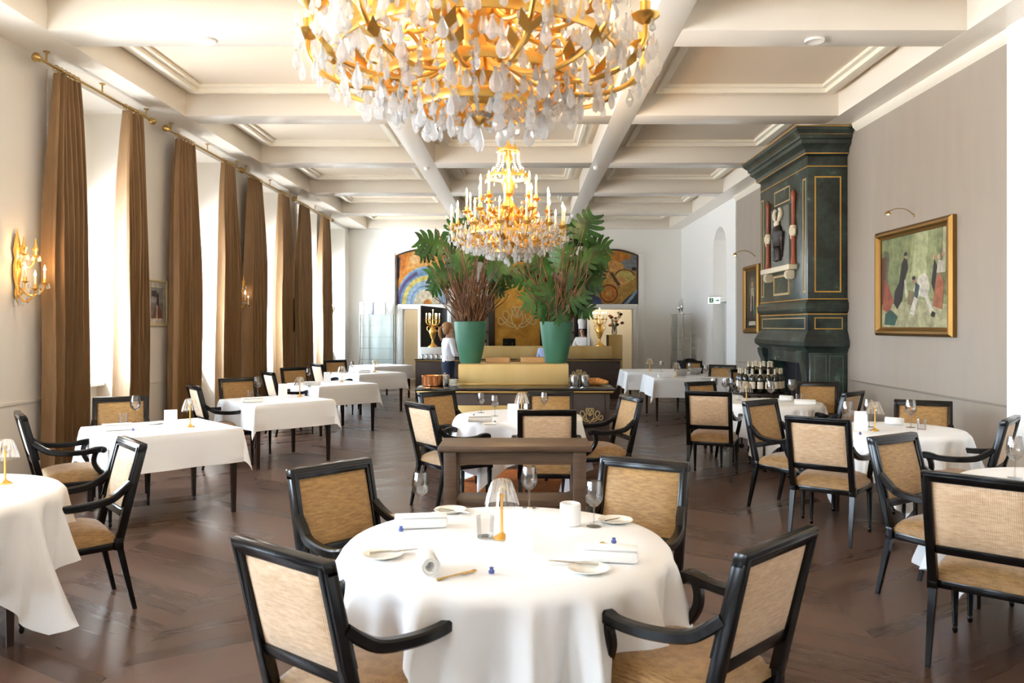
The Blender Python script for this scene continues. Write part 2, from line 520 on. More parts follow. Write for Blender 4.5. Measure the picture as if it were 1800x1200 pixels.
# small white domes and discs on the beams
def b_dome(r):
    bm = BM(); lathe(bm, [(.0, -.055), (.03, -.05), (.045, -.03), (.05, -.01), (.05, 0)], 16); ob('detector_body', bm, WHITEW, r)
for px, py, lab in ((1048, 293, 'white dome sensor on the right ceiling beam, nearest of three'), (1007, 378, 'white dome sensor at the far end of the right ceiling beam'), (750, 294, 'white dome sensor on the left ceiling beam')):
    p = at(px, py, HS); place(b_dome, 'ceiling_sensor', lab, 'sensor', (p.x, p.y, HS))
def b_disc(r):
    bm = BM(); lathe(bm, [(.0, -.012), (.06, -.012), (.085, -.02), (.09, -.008), (.09, 0)], 24); ob('speaker_cover', bm, M('white_plastic', '#f4efe6', .4), r)
for px, py, lab in ((1432, 70, 'white round ceiling speaker on the near right cross beam'), (362, 70, 'white round ceiling speaker on the near left cross beam')):
    p = at(px, py, HS); place(b_disc, 'ceiling_speaker', lab, 'speaker', (p.x, p.y, HS))

# ------------------------------------------------------------------ curtains and rods
def curtain_mesh(w, h, seed, mat):
    r = random.Random(seed); bm = BM()
    n, m = 110, 14
    nf = 7
    ph = [r.uniform(-.5, .5) for _ in range(nf + 2)]
    rows = []
    for j in range(m + 1):
        t = j / m                                  # 0 top .. 1 floor
        row = []
        pin = .62 + .38 * min(1, t * 2.2) ** .7    # gathered at the top
        for i in range(n + 1):
            s = i / n
            a = nf * 2 * pi * s + .6 * math.sin(5 * s + seed) + .5 * t * math.sin(3 * s * pi + seed)
            k = s * (nf + 1); q = int(k); f = k - q
            loc = ph[q] * (1 - f) + ph[min(q + 1, nf + 1)] * f
            amp = (.045 + .045 * min(1, t * 3)) * (1 + .6 * loc)
            yv = (s - .5) * w * pin + .02 * math.sin(a * 2 + 1) * t
            row.append(bm.verts.new((amp * math.sin(a) + .01 * math.sin(9 * t + seed + 7 * s), yv, h * (1 - t))))
        rows.append(row)
    for a, b in zip(rows, rows[1:]):
        for i in range(n): bm.faces.new((a[i], a[i + 1], b[i + 1], b[i]))
    return bm

def b_ring(par, x, y, z):
    bm = BM(); tube(bm, [(x + .028 * math.cos(a), y, z + .028 * math.sin(a)) for a in [2 * pi * i / 14 for i in range(14)]], .005, 6, closed=True, up=(0, 1, 0))
    return ob('curtain_ring', bm, BRASS, par)
XC, ROD = -4.63, 4.20
CUR = [((84, 148), 'left-hand', 'nearest'), ((211, 256), 'right-hand', 'nearest'), ((302, 348), 'left-hand', 'second'), ((385, 416), 'right-hand', 'second'),
       ((433, 465), 'left-hand', 'third'), ((487, 510), 'right-hand', 'third'), ((522, 546), 'left-hand', 'fourth'), ((562, 581), 'right-hand', 'fourth')]
for i, ((p0, p1), side, which) in enumerate(CUR):
    y0, y1 = -XC * FPX / (VX - p0), -XC * FPX / (VX - p1)
    c = thing('curtain', 'brown floor-length pleated curtain, %s one of the %s window from the left' % (side, which), 'curtain', (XC, (y0 + y1) / 2, .01))
    ob('curtain_cloth', curtain_mesh(y1 - y0, ROD - .05, i + 1, CURT), CURT, c, ang=180)
    for j in range(6): b_ring(c, 0, (j / 5 - .5) * (y1 - y0) * .58, ROD - .012)
for i in range(4):
    y0 = -XC * FPX / (VX - CUR[2 * i][0][0]) - .12; y1 = -XC * FPX / (VX - CUR[2 * i + 1][0][1]) + .12
    r = thing('curtain_rod', 'brass curtain rod with finials above the %s window from the left' % ['nearest', 'second', 'third', 'fourth'][i], 'curtain rod', (XC, y0, ROD))
    L = y1 - y0
    bm = BM(); tube(bm, [(0, 0, 0), (0, L, 0)], .014, 10); ob('pole', bm, BRASS, r)
    for s, yy in ((-1, 0), (1, L)):
        bm = BM(); lathe(bm, [(.014, 0), (.03, .01), (.018, .025), (.04, .05), (.045, .07), (.02, .1), (0, .115)], 12, (0, yy, 0), axis='Y')
        for v in bm.verts: v.co.y = yy + s * (v.co.y - yy)
        ob('finial', bm, BRASS, r)
    for yy in (.1, L / 2, L - .1):
        bm = BM(); tube(bm, [(0, yy, HS - ROD - .001), (0, yy, .03), (0, yy, 0)], .009, 6); lathe(bm, [(.03, HS - ROD - .012), (.03, HS - ROD)], 10, (0, yy, 0)); ob('bracket', bm, BRASS, r)
# ------------------------------------------------------------------ armchairs
CH = .957
def b_chair(r):
    rake = lambda z: -.235 - .135 * (max(z, .42) - .42) / (CH - .42)
    def rk(bm, y0=0):
        for v in bm.verts: v.co.y += rake(v.co.z)
        return bm
    # seat
    bm = BM()
    box(bm, -.255, .255, -.235, .265, .362, .408, .010)
    for v in bm.verts:
        if v.co.y < 0: v.co.x *= .92
    ob('seat_frame', bm, DARKW, r)
    bm = BM(); nx, ny = 14, 14; g = []
    for j in range(ny + 1):
        row = []
        for i in range(nx + 1):
            u, w = i / nx * 2 - 1, j / ny * 2 - 1
            d = (1 - abs(u) ** 5) ** .4 * (1 - abs(w) ** 5) ** .4
            x = u * (.247 if w > 0 else .247 - .02 * -w); y = .012 + w * .245
            row.append(bm.verts.new((x, y, .430 + .038 * d + .045 * d * math.cos(u * 1.1) * math.cos(w * 1.1))))
        g.append(row)
    for a, b in zip(g, g[1:]):
        for i in range(nx): bm.faces.new((a[i], a[i + 1], b[i + 1], b[i]))
    rim = [g[0][i] for i in range(nx + 1)] + [g[j][nx] for j in range(1, ny + 1)] + [g[ny][i] for i in range(nx - 1, -1, -1)] + [g[j][0] for j in range(ny - 1, 0, -1)]
    low = [bm.verts.new((v.co.x, v.co.y, .404)) for v in rim]
    for i in range(len(rim)): bm.faces.new((rim[i], rim[(i + 1) % len(rim)], low[(i + 1) % len(rim)], low[i]))
    bm.faces.new(low)
    ob('seat_cushion', bm, SEATF, r, ang=80)
    # back
    bm = BM()
    for s in (-1, 1):
        v = box(bm, s * .222 - .022, s * .222 + .022, -.024, .024, .38, .93, .007)
    box(bm, -.244, .244, -.024, .024, .905, CH, .007)
    box(bm, -.20, .20, -.020, .020, .545, .588, .006)
    for y in (.024, -.024):                                     # moulded bead round the frame
        for s in (-1, 1): box(bm, s * .224 - .007, s * .224 + .007, y - .006, y + .006, .60, .94, .003)
        box(bm, -.224, .224, y - .006, y + .006, .926, .940, .003)
    ob('back_frame', rk(bm), DARKW, r)
    for sgn, nm, mt in ((1, 'backrest', CANE), (-1, 'back_panel', CANEB)):
        bm = BM(); g = []
        for j in range(13):
            row = []
            for i in range(13):
                u, w = i / 6 - 1, j / 6 - 1
                d = (1 - u ** 6) * (1 - w ** 6)
                row.append(bm.verts.new((u * .205, sgn * (.006 + .018 * d), .747 + w * .163)))
            g.append(row)
        for a, b in zip(g, g[1:]):
            for i in range(12): bm.faces.new((a[i], a[i + 1], b[i + 1], b[i]))
        vs = [bm.verts.new((x, sgn * .002, z)) for x, z in ((-.205, .584), (.205, .584), (.205, .91), (-.205, .91))]
        bm.faces.new(vs)
        ob(nm, rk(bm), mt, r, ang=80)
    # legs
    for s in (-1, 1):
        bm = BM()
        lathe(bm, [(.009, 0), (.014, .012), (.012, .03), (.010, .036), (.015, .045), (.013, .055), (.021, .30), (.024, .33), (.018, .338), (.024, .346), (.024, .352)], 12, (s * .228, .24, 0))
        box(bm, s * .228 - .024, s * .228 + .024, .216, .264, .35, .445, .004)
        ob('leg', bm, DARKW, r)
        bm = BM()
        v = box(bm, s * .226 - .0105, s * .226 + .0105, -.336, -.313, 0, .39)
        for p in v[4:]:
            p.co.x = s * .222 + (.019 if p.co.x > s * .226 else -.019)
            p.co.y = -.218 if p.co.y > -.325 else -.257
        box(bm, s * .223 - .024, s * .223 + .024, -.262, -.212, .36, .43, .005)
        ob('leg', bm, DARKW, r)
        # armrest with scrolled end and curved support
        bm = BM()
        ys = -.235 - .135 * (.71 - .42) / (CH - .42)
        pts = smoothpath([(s * .226, ys + .005, .735), (s * .235, ys + .06, .692), (s * .255, -.18, .655), (s * .275, -.06, .640), (s * .283, .05, .640), (s * .283, .13, .652), (s * .280, .185, .655)], 5)
        tube(bm, pts, [1] * (len(pts) - 8) + [1.12, 1.16, 1.2, 1.2, 1.2, 1.15, 1.05, .8], sect=rectsect(.022, .021, .35), up=(0, 0, 1))
        pts = smoothpath([(s * .281, .135, .645), (s * .278, .118, .60), (s * .268, .118, .545), (s * .252, .150, .485), (s * .238, .205, .440), (s * .230, .245, .405)], 5)
        tube(bm, pts, [1.25, 1.15] + [1] * (len(pts) - 2), sect=rectsect(.019, .02, .35), up=(1, 0, 0))
        lathe(bm, [(.006, -.026), (.024, -.024), (.028, 0), (.024, .024), (.006, .026)], 14, (s * .280, .182, .648), axis='X')
        ob('armrest', bm, DARKW, r)

def chair_xy(x, y, f, label, group=None):
    a = math.atan2(f[1], f[0]) - pi / 2
    return place(b_chair, 'armchair', label, 'chair', (x, y, 0), a, group)
def chair(l, rr, f, label, name='armchair'):
    p, q = at(*l, CH), at(*rr, CH)
    f = Vector((f[0], f[1])).normalized()
    c = (p + q) / 2
    return chair_xy(c.x + .37 * f.x, c.y + .37 * f.y, f, label)

CHAIRS = [
    ((412, 940), (582, 988), (.613, .79), 'dark wood armchair at the front centre table, back to the viewer on its left'),
    ((1320, 973), (1415, 923), (-.70, .71), 'dark wood armchair seen edge-on at the near right of the front centre table'),
    ((512, 825), (643, 803), (.75, -.66), 'dark wood armchair behind the front centre table, its shaded tan back on the left'),
    ((1064, 799), (1206, 813), (-.5, -.865), 'dark wood armchair behind the front centre table on the right, with pale shining back frame'),
    ((715, 705), (758, 712), (.8, .6), 'dark wood armchair with pale back just left of the brown console table'),
    ((742, 688), (792, 686.5), (.7, -.7), 'dark wood armchair with shaded tan back in front of the buffet counter on the left'),
    ((913, 720), (1010, 720), (.02, 1), 'dark wood armchair directly behind the brown console table, woven back square to the viewer'),
    ((933, 687), (1003, 687), (-.05, -1), 'dark wood armchair between the second round table and the buffet counter'),
    ((1104, 694), (1116, 696), (-.95, -.28), 'dark wood armchair right of the console table, seen in profile facing left'),
    ((213, 765), (253, 780), (-.757, -.655), 'dark wood armchair facing left to the round table cut by the left edge'),
    ((26, 721), (43, 730), (.80, .60), 'dark wood armchair nearest the left wall, in profile below the gilt sconce'),
    ((167, 698), (256, 695), (.45, -.89), 'dark wood armchair between the nearest window and the nearest square table'),
    ((325, 676), (354, 678), (.80, .60), 'dark wood armchair with white-lit back facing the second square table'),
    ((388, 665), (445, 662), (.6, -.8), 'dark wood armchair behind the second square table with shaded brown back'),
    ((458, 653), (483, 653.5), (.8, .6), 'dark wood armchair with white-lit back facing the third square table'),
    ((495, 647), (537, 643.5), (.7, -.7), 'dark wood armchair behind the third square table with shaded brown back'),
    ((547, 638), (565, 640), (.77, .64), 'dark wood armchair with white-lit back facing the fourth square table'),
    ((572, 633), (605, 631.5), (.6, -.8), 'dark wood armchair behind the fourth square table, before the left glass shelf'),
    ((1645, 828), (1800, 845), (.65, .76), 'dark wood armchair at the right edge, large woven back to the viewer'),
    ((1531, 768), (1604, 759), (.54, -.84), 'dark wood armchair with brown seat turned to the right-edge table'),
    ((1385, 730), (1490, 737), (.6, .8), 'dark armchair with bright woven back to the viewer, at the table below the large painting'),
    ((1313, 705), (1357, 700), (.6, -.8), 'dark wood armchair with patterned seat between the fireplace table and the painting table'),
    ((1577, 701), (1669, 705), (-.45, -.89), 'dark wood armchair against the grey wall below the large painting'),
    ((1758, 737), (1797, 730), (-.75, .66), 'dark wood armchair in profile by the white pier at the right edge'),
    ((1213, 687), (1277, 688), (.35, .93), 'dark wood armchair with its back to the viewer at the fireplace round table'),
    ((1207, 670), (1253, 670), (.5, -.86), 'dark wood armchair mostly hidden beside the long white table on the right'),
    ((1407, 670), (1467, 672), (-.4, -.92), 'dark wood armchair in front of the green marble fireplace leg'),
    ((1479, 690), (1522, 686), (-.7, .7), 'dark wood armchair with dark shaded back between fireplace and large painting'),
    ((1250, 641), (1291, 641), (-.5, -.86), 'dark wood armchair at the right end of the long white table at the far right'),
    ((1297, 648), (1317, 648), (.2, -1), 'dark wood armchair behind the bottle trolley, only its top rail showing'),
    ((1199, 634), (1226, 633), (-.2, -.97), 'dark wood armchair under a black jacket at the far right'),
]
PLACED = [chair(*c) for c in CHAIRS]

# black jacket hung over the far chair
jc = PLACED[-1]
bm = BM()
n = 16
rows = []
for j in range(10):
    t = j / 9
    row = []
    for i in range(n + 1):
        s = i / n * 2 - 1
        w = .27 + .07 * t
        row.append(bm.verts.new((s * w + .03 * math.sin(6 * t), -.40 - .10 * t * (1 - s * s * .4) - .02 * math.sin(5 * s), 1.0 - .16 * abs(s) ** 2.2 - .52 * t)))
    rows.append(row)
for a, b in zip(rows, rows[1:]):
    for i in range(n): bm.faces.new((a[i], a[i + 1], b[i + 1], b[i]))
front = []
for j in range(7):
    t = j / 6
    front.append([bm.verts.new(((i / n * 2 - 1) * (.27 + .04 * t), -.325 + .07 * t, 1.0 - .16 * abs(i / n * 2 - 1) ** 2.2 - .36 * t)) for i in range(n // 2 + 2, n + 1)])
for a, b in zip(front, front[1:]):
    for i in range(len(a) - 1): bm.faces.new((a[i], a[i + 1], b[i + 1], b[i]))
top = rows[0]
for i in range(len(front[0]) - 1): bm.faces.new((top[n // 2 + 2 + i], top[n // 2 + 3 + i], front[0][i + 1], front[0][i]))
jk = ob('jacket', bm, JACKET, ang=80)
sm = jk.modifiers.new('thick', 'SOLIDIFY'); sm.thickness = .012
jk.location = jc.location; jk.rotation_euler = jc.rotation_euler
tag(jk, 'black jacket draped over the back of a far chair on the right', 'jacket')

# ------------------------------------------------------------------ tables and cloths
TZ = .745
def table_leg(bm, x, y, h=TZ - .03):
    v = box(bm, x - .026, x + .026, y - .026, y + .026, 0, h)
    for p in v[:4]: p.co.x = x + (p.co.x - x) * .62; p.co.y = y + (p.co.y - y) * .62
def table(name, c, size, rz, label, rnd):
    t = thing(name, label, 'table', (c[0], c[1], 0), rz)
    bm = BM()
    if rnd: lathe(bm, [(size - .03, TZ - .03), (size - .005, TZ - .03), (size - .005, TZ - .004), (size - .03, TZ - .003)], 48)
    else: box(bm, -size[0] + .004, size[0] - .004, -size[1] + .004, size[1] - .004, TZ - .03, TZ - .003)
    ob('tabletop', bm, LEGW, t)
    bm = BM()
    ax, ay = (size * .6, size * .6) if rnd else (size[0] - .05, size[1] - .05)
    for s in (-1, 1):
        box(bm, -ax, ax, s * ay - .012, s * ay + .012, TZ - .12, TZ - .03); box(bm, s * ax - .012, s * ax + .012, -ay, ay, TZ - .12, TZ - .03)
    ob('apron', bm, LEGW, t)
    for sx in (-1, 1):
        for sy in (-1, 1):
            bm = BM(); table_leg(bm, sx * ax, sy * ay); ob('leg', bm, LEGW, t)
    return t

def round_cloth(c, r, half, rz, label, seed, n=14, floor=.03):
    rd = random.Random(seed); bm = BM(); NT, NI, NH = 360, 5, 18
    p1, p2, p3 = rd.uniform(0, 6), rd.uniform(0, 6), rd.uniform(0, 6)
    ctr = bm.verts.new((0, 0, TZ)); rings = []
    for k in range(1, NI + 1):
        rings.append([bm.verts.new((r * k / NI * math.cos(2 * pi * i / NT), r * k / NI * math.sin(2 * pi * i / NT), TZ + .001)) for i in range(NT)])
    for k in range(1, NH + 1):
        row = []
        for i in range(NT):
            a = 2 * pi * i / NT
            drop = half / max(abs(math.cos(a)), abs(math.sin(a))) - r
            drop = min(drop, TZ - floor)
            h = drop * k / NH
            corner = abs(math.sin(2 * a)) ** 2                       # 1 at the corners of the square cloth
            fa = (.22 + .05 * corner) * h
            q = n * a + p1 + 1.1 * math.sin(3 * a + p2) + .5 * math.sin(7 * a + p3)
            w = 1.0 - 2.0 * abs(math.sin(q / 2)) ** .8 + .35 * math.sin(2.0 * q + p3 + 3 * h)
            rr = r + .006 + .02 * min(1, h / .03) + (.08 + .03 * corner) * h + fa * w * min(1, h / .05)
            z = TZ - h * .99 + (.004 if h < .01 else 0)
            row.append(bm.verts.new((rr * math.cos(a), rr * math.sin(a), z)))
        rings.append(row)
    for i in range(NT): bm.faces.new((ctr, rings[0][i], rings[0][(i + 1) % NT]))
    for a, b in zip(rings, rings[1:]):
        for i in range(NT): bm.faces.new((a[i], b[i], b[(i + 1) % NT], a[(i + 1) % NT]))
    o = ob('tablecloth', bm, LINEN, ang=180)
    o.location = (c[0], c[1], 0); o.rotation_euler = (0, 0, rz)
    return tag(o, label, 'tablecloth')

def square_cloth(c, ax, ay, h, rz, label, seed):
    rd = random.Random(seed); bm = BM()
    def axis(a):
        inn = [a * (i / 8 * 2 - 1) for i in range(9)]
        hang = [a + h * (i + 1) / 10 for i in range(10)]
        return [-x for x in hang[::-1]] + inn + hang
    U, V = axis(ax), axis(ay)
    p1, p2 = rd.uniform(0, 6), rd.uniform(0, 6)
    g = []
    for v in V:
        row = []
        for u in U:
            du, dv = max(abs(u) - ax, 0), max(abs(v) - ay, 0)
            su, sv = (1 if u > 0 else -1), (1 if v > 0 else -1)
            x, y, z = u, v, TZ + .001
            d = math.hypot(du, dv)
            if d > 0:
                ph = math.atan2(dv, du)
                s2 = math.sin(2 * ph)
                fl = .012 + .07 * d + .16 * d * s2 ** 2
                wav = .05 * d * math.sin(7 * (u + v) + p1) + .03 * d * math.sin(15 * (u - v) + p2)
                if du and dv:
                    q = .5 + .5 * (ph - pi / 4) / (pi / 4)     # fan of the corner folds to the diagonal
                    x = su * (ax + fl * (math.cos(ph) * .6 + .4 * (1 - q))); y = sv * (ay + fl * (math.sin(ph) * .6 + .4 * q))
                elif du: x = su * (ax + fl + wav)
                else: y = sv * (ay + fl + wav)
                z = TZ - d * (.985 - .07 * s2)
            row.append(bm.verts.new((x, y, z)))
        g.append(row)
    for a, b in zip(g, g[1:]):
        for i in range(len(a) - 1): bm.faces.new((a[i], a[i + 1], b[i + 1], b[i]))
    o = ob('tablecloth', bm, LINEN, ang=60)
    o.location = (c[0], c[1], 0); o.rotation_euler = (0, 0, rz)
    return tag(o, label, 'tablecloth')

T = {}
for key, c, r, half, rz, where in (
    ('M1', (-.07, 3.32), .66, 1.0, .06, 'in the front centre'),
    ('M2', (-.05, 8.0), .62, .97, .2, 'behind the brown console table'),
    ('L1', (-3.2, 4.2), .66, .95, .62, 'cut by the left edge'),
    ('R1', (3.15, 4.45), .64, .97, .4, 'cut by the right edge'),
    ('R2', (3.24, 6.95), .56, .88, .5, 'below the large gilt-framed painting'),
    ('R3', (2.94, 9.4), .56, .88, .3, 'in front of the green fireplace')):
    T[key] = c
    table('round_table', c, r, rz, 'round dining table under white linen ' + where, True)
    round_cloth(c, r, half, rz, 'white linen cloth draped over the round table ' + where, hash(key) % 97 if 0 else sum(map(ord, key)))
for key, c, s, where in (
    ('L2', (-3.22, 7.08), .51, 'nearest on the window side'),
    ('L3', (-3.02, 9.75), .50, 'second on the window side'),
    ('L4', (-3.0, 12.5), .50, 'third on the window side'),
    ('L5', (-3.0, 15.4), .50, 'fourth on the window side'),
    ('L6', (-3.25, 18.2), .50, 'farthest on the window side')):
    T[key] = c
    table('square_table', c, (s, s), pi / 4 - .03, 'square dining table with dark tapered legs, ' + where, False)
    square_cloth(c, s + .003, s + .003, .30, pi / 4 - .03, 'white linen cloth on the square table %s' % where, sum(map(ord, key)))
for key, c, sx, sy, where in (
    ('R4', (2.98, 14.35), .72, .62, 'front half of the long white table at the far right'),
    ('R5', (2.72, 16.0), .70, .60, 'rear half of the long white table at the far right')):
    T[key] = c
    table('square_table', c, (sx, sy), 0, 'dark legged dining table, ' + where, False)
    square_cloth(c, sx + .003, sy + .003, .34, 0, 'white linen cloth, ' + where, sum(map(ord, key)))

# brown console table in the middle
ct = thing('console_table', 'plain brown wooden console table in the middle of the room', 'table', (-.06, 5.83, 0))
bm = BM(); box(bm, -.545, .545, -.215, .215, .755, .80, .012); ob('tabletop', bm, CONSOLE, ct)
bm = BM()
for s in (-1, 1): box(bm, -.47, .47, s * .15 - .012, s * .15 + .012, .66, .755); box(bm, s * .46 - .012, s * .46 + .012, -.15, .15, .66, .755)
ob('apron', bm, CONSOLE, ct)
for sx in (-1, 1):
    for sy in (-1, 1):
        bm = BM(); box(bm, sx * .46 - .045, sx * .46 + .045, sy * .15 - .04, sy * .15 + .04, 0, .755, .005); ob('leg', bm, CONSOLE, ct)
bm = BM(); box(bm, -.42, .42, -.145, .145, .36, .40, .004); ob('stretcher', bm, CONSOLE, ct)
sheet = BM(); box(sheet, -.62, .45, 7.3, 9.1, .001, .008)  # thin orange-brown sheet lying on the floor
tag(ob('sheet', sheet, TERRA), 'small terracotta rug under the second round table', 'sheet')
# ------------------------------------------------------------------ things laid on the tables
def b_wine(r):
    bm = BM(); lathe(bm, [(.004, .088), (.016, .092), (.032, .108), (.040, .13), (.041, .15), (.036, .18), (.031, .205), (.030, .205), (.035, .18), (.039, .15), (.038, .13), (.030, .11), (.012, .094), (.0, .092)], 28, cap=False); ob('bowl', bm, GLASS, r)
    bm = BM(); lathe(bm, [(.005, .004), (.0035, .02), (.003, .05), (.004, .088)], 12); ob('stem', bm, GLASS, r)
    bm = BM(); lathe(bm, [(.034, 0), (.034, .0015), (.02, .003), (.005, .006)], 28); ob('foot', bm, GLASS, r)
def b_tumbler(r):
    bm = BM(); lathe(bm, [(0, .006), (.033, .006), (.034, 0), (.039, .09)], 28, cap=False); ob('glass_body', bm, GLASS, r)
def b_lamp(r):
    bm = BM(); lathe(bm, [(.036, 0), (.036, .006), (.024, .012), (.010, .022), (.006, .03)], 28); ob('lamp_base', bm, GOLD, r)
    bm = BM(); lathe(bm, [(.006, .028), (.006, .17), (.010, .172), (.012, .185), (.006, .19)], 14); ob('lamp_stem', bm, GOLD, r)
    bm = BM(); n = 40
    rings = []
    for rad, z in ((.072, .140), (.066, .165), (.056, .20), (.044, .235), (.034, .250), (.0, .256)):
        rings.append([bm.verts.new((rad * (1 + .05 * (i % 2)) * math.cos(2 * pi * i / n), rad * (1 + .05 * (i % 2)) * math.sin(2 * pi * i / n), z)) for i in range(n)])
    for a, b in zip(rings, rings[1:]):
        for i in range(n): bm.faces.new((a[i], a[(i + 1) % n], b[(i + 1) % n], b[i]))
    ob('lamp_shade', bm, LAMPG, r, ang=20)
    bm = BM(); lathe(bm, [(.005, .19), (.012, .20), (.012, .215), (0, .228)], 12); ob('bulb', bm, CANDLE, r)
def b_card(r):
    bm = BM()
    for s in (-1, 1):
        v = [(-.053, s * .03, 0), (.053, s * .03, 0), (.053, 0, .165), (-.053, 0, .165)]
        w = [(x, y - s * .0012, z) for x, y, z in v]
        quad(bm, v); quad(bm, w)
        for i in range(4): quad(bm, [v[i], v[(i + 1) % 4], w[(i + 1) % 4], w[i]])
    o = ob('card', bm, PAPER, r)
def b_roll(r):
    """linen napkin rolled to a cuff, lying on its side"""
    bm = BM(); n = 44; L = .075
    sp = [(a / (2 * pi)) for a in [2 * pi * 2.3 * i / n for i in range(n + 1)]]
    P = [((.020 + .008 * t) * math.cos(2 * pi * t - 1.2), (.020 + .008 * t) * math.sin(2 * pi * t - 1.2) + .039) for t in sp]
    a = [bm.verts.new((x, -L, max(z, .001))) for x, z in P]; b = [bm.verts.new((x, L, max(z, .001))) for x, z in P]
    for i in range(n): bm.faces.new((a[i], a[i + 1], b[i + 1], b[i]))
    o = ob('linen_roll', bm, NAPKIN, r, ang=70)
    m = o.modifiers.new('thick', 'SOLIDIFY'); m.thickness = .006
def b_cuff(r):
    """linen napkin standing as a short roll"""
    bm = BM(); lathe(bm, [(.041, 0), (.046, .004), (.046, .094), (.041, .098), (.034, .094), (.033, .03), (0, .03)], 30); 
    for v in bm.verts:
        if v.co.y > .02: v.co.y *= 1.25
    ob('linen_cuff', bm, NAPKIN, r)
def b_flat(r):
    bm = BM(); box(bm, -.118, .118, -.045, .045, 0, .048, .018); o = ob('folded_linen', bm, NAPKIN, r)
    bm = BM(); box(bm, -.116, .116, -.043, .03, .049, .058, .004); ob('upper_fold', bm, NAPKIN, r)
def b_plate(r):
    bm = BM(); lathe(bm, [(.0, .004), (.045, .004), (.052, .008), (.078, .014), (.080, .012), (.05, 0), (.0, 0)], 40); ob('plate_body', bm, PORC, r)
def b_knife(r):
    bm = BM(); prism(bm, [(-.008, .0), (.008, .0), (.009, .07), (.004, .10), (-.004, .10)], .0, .0025, 'XY'); ob('blade', bm, SILVER, r)
    bm = BM(); tube(bm, [(0, 0, .003), (0, -.05, .004), (0, -.09, .003)], [.004, .0055, .005], 8); ob('handle', bm, SILVER, r)
def b_fork(r):
    bm = BM(); tube(bm, [(0, -.09, .003), (0, -.04, .006), (0, .02, .006)], [.006, .003, .003], 8); ob('handle', bm, BRASS, r)
    bm = BM()
    prism(bm, [(-.011, .03), (.011, .03), (.006, .015), (-.006, .015)], .004, .007, 'XY')
    for x in (-.009, -.003, .003, .009): tube(bm, [(x, .028, .006), (x, .06, .004), (x * .9, .075, .008)], .0016, 6)
    ob('tines', bm, BRASS, r)
def b_rest(r):
    bm = BM(); lathe(bm, [(.0, 0), (.010, .002), (.012, .010), (.006, .016), (.009, .022), (0, .026)], 14); ob('bead_body', bm, BLUE, r)
def b_bucket(r):
    bm = BM(); lathe(bm, [(.07, 0), (.085, .01), (.12, .10), (.125, .11), (.115, .105), (.08, .02), (0, .02)], 28); ob('bowl_body', bm, SILVER, r)
    bm = BM(); tube(bm, [(.122 * math.cos(2 * pi * i / 24), .122 * math.sin(2 * pi * i / 24), .112) for i in range(24)], .006, 6, closed=True); ob('rim', bm, SILVER, r)

KIND = {'g': (b_wine, 'wine_glass', 'clear stemmed wine glass', 'glass'), 't': (b_tumbler, 'water_tumbler', 'clear water tumbler', 'glass'),
        'l': (b_lamp, 'table_lamp', 'small gold table lamp with ribbed glass shade', 'lamp'), 'c': (b_card, 'menu_card', 'white folded menu card', 'card'),
        'n': (b_flat, 'folded_napkin', 'white folded napkin', 'napkin'), 'r': (b_roll, 'rolled_napkin', 'white rolled napkin', 'napkin'), 'u': (b_cuff, 'napkin_cuff', 'white napkin standing as a short roll', 'napkin'),
        'p': (b_plate, 'bread_plate', 'small cream bread plate', 'plate'), 'k': (b_knife, 'butter_knife', 'butter knife', 'knife'), 'f': (b_fork, 'dessert_fork', 'gold dessert fork', 'fork'),
        'b': (b_rest, 'glass_bead', 'tiny blue glass bead', 'decoration'), 'i': (b_bucket, 'steel_bowl', 'steel wine cooling bowl', 'bowl')}
